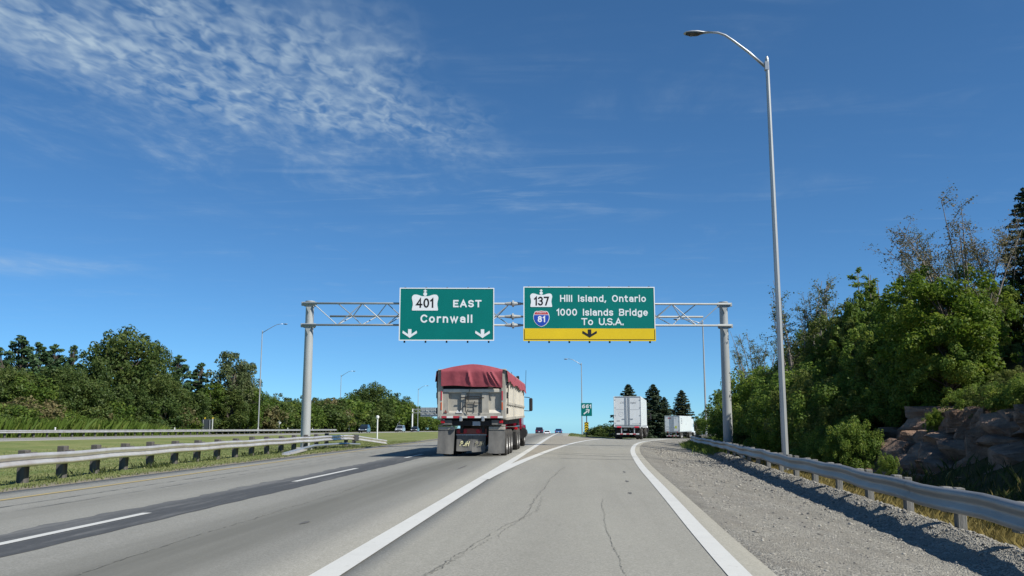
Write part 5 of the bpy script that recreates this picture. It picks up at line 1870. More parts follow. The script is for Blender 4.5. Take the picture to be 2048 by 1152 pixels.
def make_tree(name, mat, h, rad, seed, nclump=26, nleaf=5000, leaf=0.3, trunk=0.18, squash=0.75, bark='bark', tr=None, shape='round', shell=0.75, thin=1.0):
    """hidden prototype: an Empty with trunk and crown"""
    r = np.random.default_rng(seed)
    zc = h * (trunk + (1 - trunk) * 0.5)
    rz_ = h * (1 - trunk) * 0.5
    clumps = []
    m = MB()
    tr = tr or h * 0.018 + 0.05
    lean = r.normal(0, 0.03, 2) * h
    m.tube([(0, 0, -0.3), (lean[0] * .3, lean[1] * .3, h * .3), (lean[0], lean[1], h * .72)], [tr, tr * .75, tr * .3], 7)
    for k in range(nclump):
        d = unit(r.normal(size=(1, 3)))[0]
        q = (0.35 + 0.65 * r.random()) ** 0.6
        if shape == 'cone':
            t_ = (k + r.random()) / nclump
            rr0 = rad * (1 - t_) ** 0.6 * (0.25 + 0.75 * math.sqrt(r.random()))
            az_ = r.random() * 6.283
            c = np.array([math.cos(az_) * rr0, math.sin(az_) * rr0, h * (trunk + (1 - trunk) * (0.04 + 0.93 * t_))])
            cr = rad * (0.20 + 0.16 * r.random()) * (1.15 - 0.75 * t_) * thin
        else:
            c = np.array([d[0] * q * rad * 0.80, d[1] * q * rad * 0.80, zc + d[2] * q * rz_ * 0.84])
            cr = rad * (0.22 + 0.16 * r.random()) * thin
        clumps.append((c, (cr, cr, cr * squash)))
        base_z = max(h * trunk * 0.7, min(c[2] - rad * 0.35, h * 0.66)) * (0.8 + .2 * r.random())
        f = min(1, base_z / (h * .72))
        p0 = np.array([lean[0] * f, lean[1] * f, base_z])
        mid = (p0 + c) / 2 + r.normal(0, 0.05, 3) * rad
        m.tube([tuple(p0), tuple(mid), tuple(c)], [tr * .38, tr * .22, tr * .07], 5, caps=False)
    # loose sprays that break the outline
    for k in range(0 if shape == 'cone' else nclump):
        d = unit(r.normal(size=(1, 3)))[0]
        w_ = 1.0
        c = np.array([d[0] * rad * w_ * 0.98, d[1] * rad * w_ * 0.98, zc + d[2] * rz_ * 0.98])
        cr = rad * (0.07 + 0.09 * r.random())
        clumps.append((c, (cr, cr, cr * 1.2)))
    t = link(name, None)
    link('trunk', m.mesh('trunk', bark, True), t)
    link('crown', crown_mesh(clumps, nleaf, leaf, mat, r, shell=shell), t)
    return t


def make_spruce(mat, h, rad, seed, nq=5200, leaf=0.22):
    r = np.random.default_rng(seed)
    m = MB()
    m.tube([(0, 0, -0.3), (0, 0, h * .5), (0, 0, h * .98)], [h * .018, h * .010, 0.02], 7)
    Cs, Ns, Ts = [], [], []
    nb = 130
    for k in range(nb):
        f = (k + r.random()) / nb
        z = h * (0.04 + 0.94 * f)
        ln = rad * (1 - f) ** 0.72 * (0.68 + 0.45 * r.random()) + 0.12
        az = k * 2.399 + r.normal(0, .25)
        droop = 0.10 + 0.28 * (1 - f)
        n = int(nq / nb * (0.3 + 1.7 * (1 - f)))
        s = r.random(n) ** 0.7
        tip = 0.16 * s * s * ln
        p = np.stack([np.cos(az) * ln * s, np.sin(az) * ln * s, z - droop * ln * s + tip], 1)
        sp_ = 0.22 * ln * (1 - 0.65 * s) + 0.05
        p += np.stack([-np.sin(az) * r.normal(0, 1, n) * sp_, np.cos(az) * r.normal(0, 1, n) * sp_, -np.abs(r.normal(0, 0.10, n)) * ln * .6], 1)
        Cs.append(p)
        nn = np.stack([np.cos(az) * np.ones(n) * .5, np.sin(az) * np.ones(n) * .5, np.ones(n) * .7], 1) + r.normal(0, .5, (n, 3))
        Ns.append(unit(nn))
        Ts.append(np.clip(r.normal(0.35 + 0.35 * s, 0.16), 0, 1))
        m.tube([(0, 0, z), (np.cos(az) * ln * .7, np.sin(az) * ln * .7, z - droop * ln * .6)], [0.03 + .01 * ln, 0.012], 4, caps=False)
    C, Nn, T = np.concatenate(Cs), np.concatenate(Ns), np.concatenate(Ts)
    V, T4 = leaf_quads(C, Nn, leaf, T, 0.5, r)
    t = link('spruce_tree', None)
    link('trunk', m.mesh('trunk', 'bark', True), t)
    link('crown', np_mesh('crown', V, np.arange(len(V)).reshape(-1, 4), mat, T4), t)
    return t


def make_sparse(mat, h, spread, seed, stems=6, nleaf=1500, leaf=0.12, bark='bark_pale', low=0.35):
    """thin many-stemmed tree with loose leaves high up"""
    r = np.random.default_rng(seed)
    m = MB()
    Cs = []
    for k in range(stems):
        az = r.random() * 6.28
        o = np.array([math.cos(az), math.sin(az), 0]) * spread
        hh = h * (0.75 + 0.25 * r.random()) if k else h
        q = [np.array([0, 0, -0.2]) + o * 0.06, o * 0.35 + [0, 0, hh * .4], o * 0.7 * (0.7 + .4 * r.random()) + [0, 0, hh * .75], o * (0.75 + .4 * r.random()) + [0, 0, hh]]
        br = 0.012 * h ** 0.5 + 0.02
        m.tube([tuple(x) for x in q], [br, br * .8, br * .5, br * .18], 5, caps=False)
        for j in range(16):
            f = low + (1 - low) * r.random()
            s = f * 3
            i = min(2, int(s))
            p = q[i] + (q[i + 1] - q[i]) * (s - i)
            d = unit(r.normal(size=(1, 3)) + np.array([[0, 0, 0.9]]))[0]
            ln = (0.35 + 0.65 * r.random()) * spread * 0.62 * (1.15 - 0.5 * f)
            e = p + d * ln
            md = p + d * ln * .5 + r.normal(0, .05, 3) * ln
            m.tube([tuple(p), tuple(md), tuple(e)], [br * .32, br * .2, br * .08], 4, caps=False)
            n = max(3, int(nleaf / (stems * 16)))
            u = r.random(n) ** 0.6
            Cs.append(p + (e - p) * u[:, None] + r.normal(0, ln * 0.16, (n, 3)))
    C = np.concatenate(Cs)
    V, T4 = leaf_quads(C, unit(r.normal(size=C.shape) + [0, 0, .3]), leaf, np.clip(r.normal(.5, .25, len(C)), 0, 1), 0.6, r)
    t = link('sparse_tree', None)
    link('trunk', m.mesh('trunk', bark, True), t)
    link('crown', np_mesh('crown', V, np.arange(len(V)).reshape(-1, 4), mat, T4), t)
    return t


class Proto:
    """first use places the prototype itself, then copies"""

    def __init__(s, root, h):
        s.root, s.h, s.used = root, h, False

    def put(s, name, x, y, height, wscale, label, cat, group=None, sink=0.0, mat=None, rz=None):
        o = s.root if not s.used else copy_tree(s.root)
        s.used = True
        o.name = name
        k = height / s.h
        o.location = (x, y, gz_at(x, y) - sink)
        o.scale = (k * wscale, k * wscale, k)
        o.rotation_euler = (0, 0, random.uniform(0, 6.28) if rz is None else rz)
        tag(o, label, cat, group)
        if mat:
            for ch in o.children:
                if ch.name.startswith('crown') and ch.data.materials[0] != M[mat]:
                    key = (ch.data.name.split('.')[0] + str(id(s)), mat)
                    if key not in KIDS:
                        KIDS[key] = ch.data.copy()
                        KIDS[key].materials[0] = M[mat]
                    ch.data = KIDS[key]
        return o


CP, SP = math.cos(PITCH), math.sin(PITCH)


def x_for(px_, Y):
    """world x at distance Y (along the road) for a bearing measured in the photograph"""
    a_ = (px_ - 1024) / 1750
    ang_ = math.atan(a_ / (CP - 0.0 * SP + (269 / 1750) * SP))
    return Y * math.tan(ang_ - YAW)


def h_for(py_, Y, x, base):
    dist = -x * math.sin(YAW) + Y * math.cos(YAW)
    el = math.tan(PITCH + math.atan((576 - py_) / 1750))
    return CAM_H + dist * el - base


def plant(proto, name, px_, top, Y, wide, label, cat='tree', group=None, mat=None, sink=0.0):
    """wide: crown width in metres / height-scaled prototype width factor"""
    x = x_for(px_, Y)
    h_ = h_for(top, Y, x, gz_at(x, Y) - sink)
    return proto.put(name, x, Y, max(0.6, h_), wide, label, cat, group, sink, mat)


# -- prototypes
far_round = [Proto(make_tree('broadleaf_tree', 'leaf_oak', 14, 6.0, 11, 60, 15000, 0.23, 0.04, 0.8, shell=0.85), 14),
             Proto(make_tree('broadleaf_tree', 'leaf_mid', 12, 4.6, 12, 46, 10000, 0.22, 0.05, 0.8, shell=0.85), 12),
             Proto(make_tree('broadleaf_tree', 'leaf_poplar', 13, 3.9, 13, 50, 9000, 0.20, 0.05, 0.95, thin=0.85), 13)]
far_pine = [Proto(make_tree('pine_tree', 'leaf_pine', 15, 3.9, 21, 110, 12000, 0.21, 0.03, 0.62, shape='cone', thin=0.85, shell=0.6), 15),
            Proto(make_tree('pine_tree', 'leaf_pine', 15, 3.5, 22, 100, 11000, 0.21, 0.03, 0.62, shape='cone', thin=0.85, shell=0.6), 15)]
far_bush = [Proto(make_tree('bush', 'leaf_oak', 4, 3.2, 31, 26, 4200, 0.17, 0.0, 0.8, tr=0.06), 4),
            Proto(make_tree('bush', 'leaf_mid', 4, 3.0, 32, 26, 4200, 0.17, 0.0, 0.8, tr=0.06), 4),
            Proto(make_tree('bush', 'leaf_rust', 4, 2.8, 33, 26, 4000, 0.16, 0.0, 0.9, tr=0.06), 4)]
GWD = 'wood behind the far carriageway'
plant(far_round[0], 'broadleaf_tree', 238, 662, 134, 1.02, 'largest broad dark green tree of the wood across the highway', group=GWD)
plant(far_pine[0], 'pine_tree', 28, 668, 112, 1.25, 'dark pine at the left end of the wood, above the guard rail', group=GWD)
plant(far_pine[1], 'pine_tree', 66, 680, 118, 1.25, 'dark pine second from the left end of the wood', group=GWD)
plant(far_pine[0], 'pine_tree', 98, 686, 122, 1.25, 'dark pine third from the left end of the wood', group=GWD)
plant(far_pine[1], 'pine_tree', 136, 686, 132, 0.85, 'narrow pine just left of the largest broad tree', group=GWD)
plant(far_pine[1], 'pine_tree', -15, 690, 108, 1.3, 'dark pine cut by the left edge of the picture', group=GWD)
plant(far_pine[0], 'pine_tree', 350, 708, 150, 1.25, 'dark pine just right of the largest broad tree', group=GWD)
plant(far_pine[1], 'pine_tree', 396, 722, 152, 1.3, 'bluish pine left of the pale poplar', group=GWD)
plant(far_round[2], 'poplar_tree', 455, 705, 150, 0.95, 'pale green poplar, tallest tree left of the far lamp', group=GWD)
plant(far_round[2], 'poplar_tree', 492, 728, 158, 0.8, 'pale green poplar just beside the far lamp pole', group=GWD)
plant(far_round[0], 'broadleaf_tree', 300, 690, 140, 0.62, 'olive tree leaning on the right flank of the largest tree', group=GWD, mat='leaf_oak')
plant(far_round[1], 'broadleaf_tree', 175, 700, 126, 0.7, 'green tree on the left flank of the largest tree', group=GWD, mat='leaf_oak')
ORD = ['first', 'second', 'third', 'fourth', 'fifth', 'sixth', 'seventh', 'eighth', 'ninth', 'tenth', 'eleventh', 'twelfth', 'thirteenth', 'fourteenth', 'fifteenth']


def ranked(items, key=lambda q: q[0]):
    """place in the row, counted from the left"""
    order = sorted(range(len(items)), key=lambda i: key(items[i]))
    return {i: ORD[r_] for r_, i in enumerate(order)}


def zone(items, spans):
    """split plants by the landmark they stand at and count them from the left inside each"""
    out_ = [None] * len(items)
    for (a0, a1, text) in spans:
        ids = sorted([i for i, q in enumerate(items) if a0 <= q[0] < a1], key=lambda i: items[i][0])
        for r_, i in enumerate(ids):
            out_[i] = (ORD[r_], text)
    return out_


LOOK = {'leaf_bank': 'green', 'leaf_bank_olive': 'olive', 'leaf_oak': 'olive', 'leaf_mid': 'green', 'leaf_rust': 'brownish', 'leaf_poplar': 'pale green', 'leaf_lime': 'bright green'}
low = [(15, 735, 100), (50, 742, 101), (90, 738, 104), (130, 735, 108), (165, 752, 110), (420, 768, 146), (330, 755, 132), (375, 775, 136), (265, 770, 121), (500, 775, 156), (210, 760, 116), (460, 780, 146)]
zz_ = zone(low, [(0, 160, 'below the dark pines'), (160, 340, 'below the largest tree'), (340, 600, 'below the pale poplars')])
for k, (a_, top, Y) in enumerate(low):
    mt = ('leaf_oak', 'leaf_mid', 'leaf_oak', 'leaf_oak')[k % 4]
    plant(far_round[k % 3], 'broadleaf_tree', a_, top, Y, 1.0 + 0.2 * (k % 3), 'low %s tree %s, %s from left' % (LOOK[mt], zz_[k][1], zz_[k][0]), group='low trees at the front of the wood', mat=mt)
und = [(-10 + k * 21.5 + random.uniform(-6, 6), random.uniform(800, 835)) for k in range(34)]
zz_ = zone(und, [(-50, 110, 'behind the reeds at the left end'), (110, 235, 'behind the reeds below the largest tree'), (235, 385, 'left of the dark sign back'), (385, 520, 'between dark sign back and far lamp'), (520, 615, 'between far lamp and left gantry post'), (615, 800, 'right of the left gantry post')])
for k, (a_, top) in enumerate(und):
    Y = min(58.5 * 1750 / max(150, (1150 - a_)), 230) * random.uniform(1.0, 1.06)
    mt = ('leaf_oak', 'leaf_mid', 'leaf_oak', 'leaf_rust', 'leaf_mid', 'leaf_oak', 'leaf_mid')[k % 7]
    plant(far_bush[k % 3], 'bush', a_, top, Y, random.uniform(1.0, 1.5), '%s bush %s, %s from left' % (LOOK[mt], zz_[k][1], zz_[k][0]), 'bush', 'undergrowth along the far wood', mat=mt)
tl = [(530, 792), (548, 786), (575, 796), (592, 800), (612, 790), (632, 796), (648, 800), (664, 796), (682, 800), (560, 815), (600, 818), (640, 816), (676, 812)]
zz_ = zone(tl, [(500, 606, 'between far lamp and left gantry post'), (606, 700, 'just right of the left gantry post')])
for k, (a_, top) in enumerate(tl):
    mt = ('leaf_mid', 'leaf_poplar', 'leaf_oak')[k % 3]
    plant(far_round[k % 3], 'broadleaf_tree', a_, top, 215 + (k % 4) * 8, 1.05, 'distant %s tree %s, %s from left' % (LOOK[mt], zz_[k][1], zz_[k][0]), group='tree line behind the left gantry post', mat=mt)
plant(far_round[0], 'broadleaf_tree', 742, 768, 262, 1.15, 'round dark tree mass rising behind the dark oncoming car', group='trees beyond the oncoming cars')
plant(far_round[1], 'broadleaf_tree', 716, 778, 258, 1.2, 'dark tree on the left flank of the mass behind the dark oncoming car', group='trees beyond the oncoming cars', mat='leaf_oak')
plant(far_round[1], 'broadleaf_tree', 795, 786, 312, 1.25, 'brighter green tree behind the silver oncoming car', group='trees beyond the oncoming cars')
cb = [(700, 798), (726, 800), (760, 790), (780, 800), (816, 812), (838, 828), (858, 834), (880, 840), (900, 845), (740, 815), (790, 818)]
zz_ = zone(cb, [(690, 750, 'behind the dark oncoming car'), (750, 825, 'behind the silver oncoming car'), (825, 950, 'below the distant gantry sign')])
for k, (a_, top) in enumerate(cb):
    mt = ('leaf_mid', 'leaf_oak')[k % 2]
    plant(far_bush[k % 3], 'bush', a_, top, 252 + (k % 3) * 9 + (62 if a_ > 770 else 0), 1.25, '%s bush %s, %s from left' % (LOOK[mt], zz_[k][1], zz_[k][0]), 'bush', 'bushes beyond the oncoming cars', mat=mt)

# -- spruces and shrubs beyond the ramp
spr = [Proto(make_spruce('leaf_spruce', 12, 4.2, 41, 13000, 0.22), 12), Proto(make_spruce('leaf_spruce', 12, 3.4, 42, 12000, 0.20), 12)]
plant(spr[0], 'spruce_tree', 1258, 767, 192, 1.25, 'dark spruce directly behind the nearer white trailer', group='spruces by the ramp')
plant(spr[0], 'spruce_tree', 1308, 767, 186, 1.3, 'dark spruce with a pointed top between the two white trailers', group='spruces by the ramp')
plant(spr[1], 'spruce_tree', 1330, 793, 188, 1.4, 'shorter dark spruce behind the left edge of the smaller trailer', group='spruces by the ramp')
plant(spr[1], 'spruce_tree', 1365, 779, 196, 1.5, 'olive-green spruce directly behind the smaller white trailer', group='spruces by the ramp', mat='leaf_spruce_warm')
bg_ = [(1412, 822, 150), (1428, 826, 140), (1446, 822, 128), (1466, 815, 120), (1420, 838, 126), (1394, 832, 200)]
rk = ranked(bg_)
for k, (a_, top, Y) in enumerate(bg_):
    mt = 'leaf_oak' if k % 2 else 'leaf_mid'
    plant(far_round[1], 'broadleaf_tree', a_, top, Y, 0.95, '%s tree between smaller trailer and right gantry post, %s from left' % (LOOK[mt], rk[k]), group='trees behind the right gantry post', mat=mt)
fb_ = [(1192, 856), (1206, 853), (1218, 850), (1234, 852)]
for k, (a_, top) in enumerate(fb_):
    plant(far_bush[k % 2], 'bush', a_, top, 240, 1.3, 'small far bush between the 661 sign and the nearer trailer, %s from the left' % ORD[k], 'bush', 'far bushes in the gore', mat='leaf_oak')
dead = thing('dead_tree', 'bare dead trunk leaning behind the right gantry post', 'tree', (x_for(1447, 92), 92, gz_at(x_for(1447, 92), 92)))
MB().tube([(0, 0, -0.2), (-0.3, 0, 2.2), (-0.75, 0, 4.6)], [0.12, 0.08, 0.03], 6).build('trunk', 'bark', dead)
MB().tube([(0.7, 0.4, -0.2), (0.75, 0.4, 3.5), (0.72, 0.4, 6.2)], [0.10, 0.07, 0.03], 6).build('trunk', 'bark', dead)
MB().tube([(0.75, 0.4, 4.2), (1.2, 0.4, 5.0), (1.4, 0.4, 5.9)], [0.03, 0.02, 0.01], 5).build('branch', 'bark', dead)

# -- the wooded bank on the right
nr = [Proto(make_tree('broadleaf_tree', 'leaf_bank', 8, 3.1, 51, 56, 26000, 0.095, 0.04, 0.8, bark='bark', thin=0.8), 8),
      Proto(make_tree('broadleaf_tree', 'leaf_bank', 8, 2.4, 52, 50, 22000, 0.090, 0.05, 0.9, thin=0.75, shell=0.7), 8)]
nb_ = [Proto(make_tree('bush', 'leaf_bank', 3.2, 2.1, 53, 40, 15000, 0.060, 0.0, 0.85, tr=0.03, thin=0.75), 3.2),
       Proto(make_tree('bush', 'leaf_bank', 3.2, 1.9, 54, 36, 14000, 0.055, 0.0, 0.95, tr=0.03, thin=0.7), 3.2)]
sp1 = Proto(make_sparse('leaf_rust', 9, 2.9, 61, 11, 8200, 0.046), 9)
sp2 = Proto(make_sparse('leaf_poplar', 9, 1.8, 62, 9, 5200, 0.050), 9)
sp3 = Proto(make_sparse('leaf_poplar', 8, 0.9, 63, 6, 5200, 0.065, low=0.1), 8)
con = Proto(make_spruce('leaf_spruce', 10, 2.6, 64, 14000, 0.11), 10)
GB = 'trees on the wooded bank right of the ramp'


def bank(px_, X_):
    return X_ * 1750 / (px_ - 1150)


plant(sp1, 'sparse_tree', 1960, 425, bank(1960, 15.5), 1.2, 'tall thin-leaved tree with reddish leaves against the sky at the far right', group=GB)
plant(sp1, 'sparse_tree', 1912, 480, bank(1912, 16.5), 0.9, 'lower thin-leaved tree just left of the tall reddish one', group=GB, mat='leaf_poplar')
plant(sp1, 'sparse_tree', 2035, 435, bank(2035, 19), 0.9, 'thin-leaved reddish tree cut by the right edge of the picture', group=GB)
plant(con, 'spruce_tree', 2092, 370, bank(2092, 20), 1.1, 'dark conifer boughs at the right edge of the picture', group=GB)
plant(sp3, 'slender_tree', 1852, 505, bank(1852, 15.5), 1.3, 'slender upright tree top left of the tall reddish tree', group=GB)
plant(nr[0], 'broadleaf_tree', 1905, 532, bank(1905, 14), 1.1, 'bright lime green leafy tree on the bank, below the reddish tree', group=GB, mat='leaf_lime')
plant(nr[1], 'broadleaf_tree', 1985, 565, bank(1985, 17.5), 1.0, 'green tree right of the lime green tree on the bank', group=GB, mat='leaf_bank')
plant(sp3, 'slender_tree', 1792, 548, bank(1792, 15.5), 1.5, 'slender leafy top left of the tallest slender tree on the bank', group=GB, mat='leaf_bank')
plant(sp3, 'slender_tree', 1736, 540, bank(1736, 15.5), 1.5, 'slender leafy top midway between the lamp and the lime green tree', group=GB, mat='leaf_bank')
plant(nr[1], 'broadleaf_tree', 1785, 590, bank(1785, 15), 0.9, 'pointed green tree on the bank left of the slender tree', group=GB)
plant(nr[1], 'broadleaf_tree', 1738, 585, bank(1738, 15), 0.8, 'green tree below the slender top nearer the lamp', group=GB)
plant(nr[0], 'broadleaf_tree', 1700, 605, bank(1700, 14.5), 0.8, 'yellowish green tree on the bank right of the tall lamp', group=GB, mat='leaf_bank_olive')
plant(sp2, 'sparse_tree', 1612, 548, 50, 1.2, 'tall sparse tree with thin stems just right of the tall lamp pole', group=GB)
plant(sp2, 'sparse_tree', 1648, 588, 52, 0.9, 'sparse thin-stemmed tree behind the one right of the tall lamp', group=GB)
plant(sp2, 'sparse_tree', 1520, 660, 66, 1.1, 'pale sparse tree between the gantry post and the tall lamp', group=GB)
plant(sp2, 'sparse_tree', 1500, 690, 68, 0.9, 'lower pale sparse tree right of the gantry post', group=GB)
tk = [(1572, 722, 13.5), (1608, 690, 14), (1640, 660, 15), (1672, 622, 15.5), (1645, 705, 14), (1685, 655, 14), (1590, 730, 13.5), (1740, 640, 14), (1800, 620, 14), (1850, 600, 14.5), (1960, 600, 16.5), (2030, 560, 18.5), (1900, 640, 13.6), (1770, 690, 13.2), (1830, 680, 13.2), (1985, 650, 17.5), (2045, 640, 19)]
zz_ = zone(tk, [(1500, 1720, 'just right of the tall lamp'), (1720, 1880, 'above the left end of the rocks'), (1880, 2200, 'above the dark end of the rocks')])
for k, (a_, top, X_) in enumerate(tk):
    mt = ('leaf_bank', 'leaf_bank_olive', 'leaf_bank')[k % 3]
    plant(nr[k % 2], 'broadleaf_tree', a_, top, bank(a_, X_), 1.1, 'shaded %s thicket tree %s, %s from left' % (LOOK[mt], zz_[k][1], zz_[k][0]), group='thicket on the right bank', mat=mt)
sb = [(1482, 790, 72), (1500, 765, 66), (1530, 745, 62), (1556, 752, 58), (1480, 815, 64), (1510, 805, 56), (1545, 790, 52), (1585, 765, 48), (1620, 740, 44), (1650, 745, 41), (1690, 760, 38), (1590, 800, 44), (1630, 805, 40), (1660, 800, 37), (1560, 820, 48), (1605, 840, 40), (1650, 850, 36), (1672, 835, 36), (1640, 878, 34), (1575, 855, 42), (1705, 785, 38.5)]
zz_ = zone(sb, [(1450, 1520, 'just right of the right gantry post'), (1520, 1580, 'behind the tall lamp pole'), (1580, 1660, 'right of the tall lamp pole'), (1660, 1760, 'against the left end of the rocks')])
for k, (a_, top, Y) in enumerate(sb):
    mt = ('leaf_bank', 'leaf_bank_olive', 'leaf_bank', 'leaf_lime')[k % 4]
    plant(nb_[k % 2], 'bush', a_, top, Y, 1.1, 'leafy %s bush %s, %s from left' % (LOOK[mt], zz_[k][1], zz_[k][0]), 'bush', 'bushes left of the rock outcrop', mat=mt)
rb = [(1760, 740, 13.4), (1800, 735, 13.4), (1850, 730, 13.4), (1900, 720, 15.0), (1960, 715, 15.8), (2020, 715, 17), (1780, 775, 13.0), (1880, 770, 14.0), (1990, 762, 16.2), (2040, 766, 17), (1930, 768, 15.0), (1830, 778, 13.2), (1955, 775, 13.4), (2000, 765, 13.3), (2050, 755, 13.4), (2028, 735, 14.5)]
zz_ = zone(rb, [(1700, 1870, 'above the sunlit left end of the rocks'), (1870, 2300, 'above the shaded end of the rocks')])
for k, (a_, top, X_) in enumerate(rb):
    mt = ('leaf_bank', 'leaf_bank_olive')[k % 2]
    plant(nb_[k % 2], 'bush', a_, top, bank(a_, X_), 1.2, 'shaded %s bush %s, %s from left' % (LOOK[mt], zz_[k][1], zz_[k][0]), 'bush', 'bushes on the rock outcrop', mat=mt)
for k, (x_, y_, h_) in enumerate([(15.4, 8.5, 4.2), (15.8, 12.0, 4.6), (15.6, 15.5, 4.4), (15.8, 19.0, 4.6), (15.6, 22.2, 4.4), (18.5, 14.0, 6.0), (21.5, 30.5, 7.0), (24.5, 28.5, 8.0)]):
    nr[k % 2].put('broadleaf_tree', x_, y_, h_, 1.0, 'tree of the bank just outside the picture, %s along the shaded rocks' % ORD[k], 'tree', 'trees shading the rocks', mat='leaf_bank')
plant(nb_[0], 'bush', 1712, 842, 31.6, 0.75, 'bright leafy shrub at the left foot of the rocks', 'bush', mat='leaf_bank')
plant(nb_[1], 'bush', 1684, 838, 32.6, 0.95, 'broad leafy shrub left of the bright one at the rocks', 'bush', mat='leaf_bank')
plant(nb_[1], 'bush', 1768, 905, 27.6, 0.6, 'small shrub low on the rock face beside the guard rail', 'bush', mat='leaf_bank')
o_ = nb_[0].put('bush', 11.5, 29.2, 0.75, 0.8, 'small green shrub growing on the sunlit rock ledge', 'bush', mat='leaf_lime')
o_.location.z = 0.95

# -- rock outcrop
ro = thing('rock_outcrop', 'pinkish brown fractured rock cut behind the right guard rail', 'rock', (11.0, 24, 0))


def rock(cx, cy, cz, sx_, sy_, sz_, seed, rz=0.0, sub=6):
    """angular block: subdivided box, cut by random planes, roughened"""
    r = np.random.default_rng(seed)
    import bmesh
    bmh = bmesh.new()
    bmesh.ops.create_cube(bmh, size=2.0)
    bmesh.ops.subdivide_edges(bmh, edges=bmh.edges[:], cuts=sub, use_grid_fill=True)
    P_ = np.array([v.co[:] for v in bmh.verts])
    for k in range(13):
        nrm = unit(r.normal(size=(1, 3)) * [1, 1, 0.7])[0]
        dcut = 0.62 + 0.38 * r.random()
        ex_ = P_ @ nrm - dcut
        P_ = P_ - np.where(ex_ > 0, ex_, 0)[:, None] * nrm
    ph = r.random(6) * 6.28
    P_ += 0.014 * np.stack([np.sin(P_[:, 1] * 7 + ph[0]) + np.sin(P_[:, 2] * 9 + ph[1]), np.sin(P_[:, 0] * 8 + ph[2]) + np.sin(P_[:, 2] * 6 + ph[3]), np.sin(P_[:, 0] * 6 + ph[4]) + np.sin(P_[:, 1] * 9 + ph[5])], 1)
    P_ += r.normal(0, 0.008, P_.shape)
    c_, s_ = math.cos(rz), math.sin(rz)
    P_ = P_ * [sx_, sy_, sz_]
    for v, q in zip(bmh.verts, P_):
        v.co = (q[0] * c_ - q[1] * s_ + cx, q[0] * s_ + q[1] * c_ + cy, q[2] + cz)
    me = bpy.data.meshes.new('rock_block')
    bmh.to_mesh(me)
    bmh.free()
    me.materials.append(M['granite'])
    smooth_by_angle(me, 14)
    return me


def face_x(y):
    return float(np.interp(y, [6, 14, 20, 26, 31, 34], [9.2, 10.4, 10.9, 11.0, 11.0, 11.1]))


k = 0
for row, (zb, hh_) in enumerate([(-0.6, 0.55), (-0.15, 0.5), (0.3, 0.48), (0.75, 0.45), (1.15, 0.42), (1.5, 0.36)]):
    y = 6.0 + 0.5 * row
    while y < 33.6 - row * 0.3:
        r_ = random.Random(900 + k)
        ln = r_.uniform(0.55, 1.6)
        dp = r_.uniform(0.7, 1.15)
        set_b = row * 0.19 + float(sst(25.0, 28.5, y)) * (-1.15 + 0.24 * row) + r_.uniform(-0.32, 0.36)
        fx = face_x(y + ln / 2)
        z0_ = float(ter(fx, y)) * 0 + zb + r_.uniform(-0.1, 0.12)
        link('rock_block', rock(fx + dp * 0.75 + set_b, y + ln / 2, z0_, dp, ln * 0.62, hh_ * r_.uniform(0.6, 1.05), 900 + k, r_.uniform(-.6, .6)), ro, (-11.0, -24, 0))
        y += ln * 0.92
        k += 1

# -- grasses
def blades(name, label, x, y, z, hgt, wid, mat, seed, cat='grass', lean=0.35):
    r = np.random.default_rng(seed)
    n = len(x)
    az = r.random(n) * 6.28
    d = np.stack([np.cos(az), np.sin(az), np.zeros(n)], 1)
    ln = r.normal(0, lean, (n, 2)) * hgt[:, None]
    b0 = np.stack([x, y, z], 1)
    tipp = b0 + np.stack([ln[:, 0], ln[:, 1], hgt], 1)
    midp = b0 + np.stack([ln[:, 0] * .35, ln[:, 1] * .35, hgt * .6], 1)
    V = np.stack([b0 - d * wid[:, None], b0 + d * wid[:, None], midp + d * wid[:, None] * .7, tipp], 1).reshape(-1, 3)
    T = np.repeat(np.clip(r.normal(.5, .22, n), 0, 1), 4)
    o = link(name, np_mesh(name, V, np.arange(4 * n).reshape(-1, 4), mat, T))
    tag(o, label, cat, kind='stuff')
    return o


n = 70000
y = 8 + 62 * rng.random(n) ** 1.35
x = -12.15 - 19 * rng.random(n) ** 1.5 - 0.35 * rng.random(n)
hg = rng.uniform(0.02, 0.065, n)
blades('grass', 'short mown grass of the median behind the pale guard rail', x, y, ground_z(x, y) - 0.01, hg, hg * 0.2 + 0.004 + y * 0.00010, 'grass_blade', 3)
# weeds at the feet of the median posts
xs_, ys_ = [], []
for k in range(46):
    yc = random.uniform(12, 53)
    xc = float(XLRAIL(yc)) + random.uniform(-0.5, 0.35)
    m_ = random.randint(10, 45)
    xs_.append(rng.normal(xc, 0.16, m_))
    ys_.append(rng.normal(yc, 0.25, m_))
x, y = np.concatenate(xs_), np.concatenate(ys_)
hg = rng.uniform(0.06, 0.26, len(x))
blades('weeds', 'darker weeds growing at the feet of the median rail posts', x, y, ground_z(x, y) - 0.02, hg, hg * 0.012 + 0.004, 'weed_dark', 5)
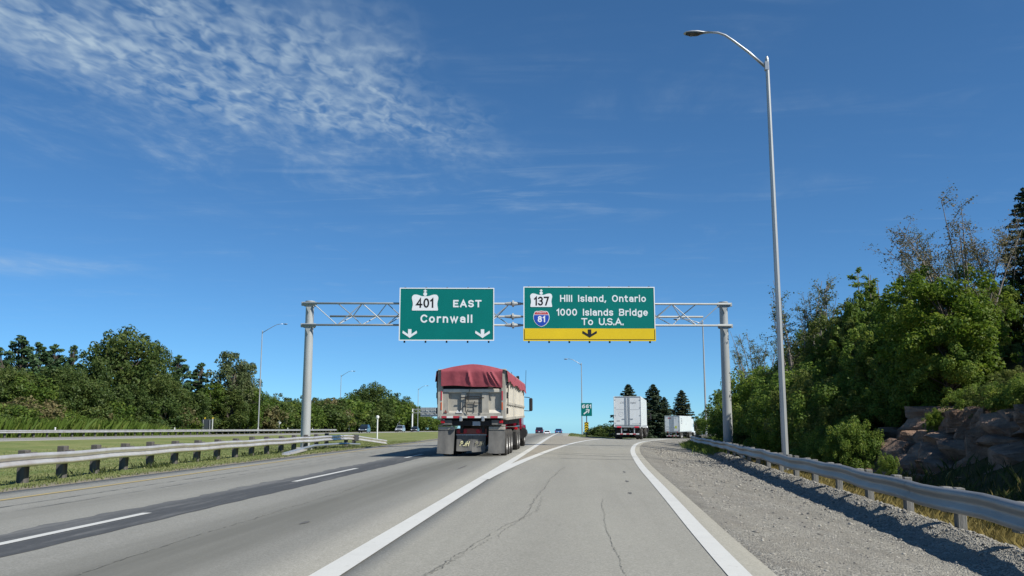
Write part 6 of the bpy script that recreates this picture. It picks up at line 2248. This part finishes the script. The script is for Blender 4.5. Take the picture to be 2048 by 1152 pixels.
# tall grass round the right gantry post
n = 9000
y = rng.uniform(42, 92, n)
x = XRAIL(y) + 0.7 + np.abs(rng.normal(0, 2.0, n))
hg = rng.uniform(0.35, 1.05, n)
blades('tall_grass', 'tall bright green grass around the foot of the right gantry post', x, y, ground_z(x, y) - 0.05, hg, hg * 0.012 + 0.008, 'weed_blade', 6, lean=0.22)
n = 3200
y = rng.uniform(44, 72, n)
x = XRAIL(y) - 0.15 + rng.normal(0, 0.28, n)
hg = rng.uniform(0.1, 0.4, n)
blades('weeds', 'green weeds under the far end of the ramp guard rail', x, y, ter(x, y) - 0.03, hg, hg * 0.014 + 0.006, 'weed_blade', 8)
# dry grass in the ditch behind the right rail
n = 26000
y = 5 + 42 * rng.random(n) ** 1.3
x = XRAIL(y) + 0.62 + np.abs(rng.normal(0, 1.3, n))
hg = rng.uniform(0.10, 0.38, n)
blades('dry_grass', 'yellow dry grass in the ditch behind the right guard rail', x, y, ground_z(x, y) - 0.02, hg, hg * 0.012 + 0.004, 'dry_blade', 9)
n = 5200
y = 7 + 36 * rng.random(n)
x = XRAIL(y) + 2.2 + np.abs(rng.normal(0, 1.4, n))
hg = rng.uniform(0.12, 0.5, n)
blades('weeds', 'green weeds at the foot of the rock outcrop', x, y, ground_z(x, y) - 0.02, hg, hg * 0.005 + 0.003, 'weed_dark', 10)
# gore grass by the exit sign
n = 9000
y = rng.uniform(88, 170, n)
lo, hi = XM(y) + 1.6, XL(y) - 1.0
x = lo + (hi - lo) * rng.random(n)
hg = rng.uniform(0.04, 0.16, n)
blades('grass', 'patch of grass in the gore around the 661 exit sign', x, y, ground_z(x, y) - 0.02, hg, hg * 0.06 + 0.015, 'grass_blade', 11)
# bright reeds in front of the wood on the left
n = 16000
y = rng.uniform(80, 135, n)
x = -57.2 - np.abs(rng.normal(0, 2.6, n))
hg = rng.uniform(0.7, 2.3, n) * (1 - 0.5 * sst(105, 130, y))
blades('reeds', 'bright green reeds behind the left end of the far guard rail', x, y, ground_z(x, y) - 0.05, hg, hg * 0.012 + 0.02, 'weed_blade', 12, lean=0.25)
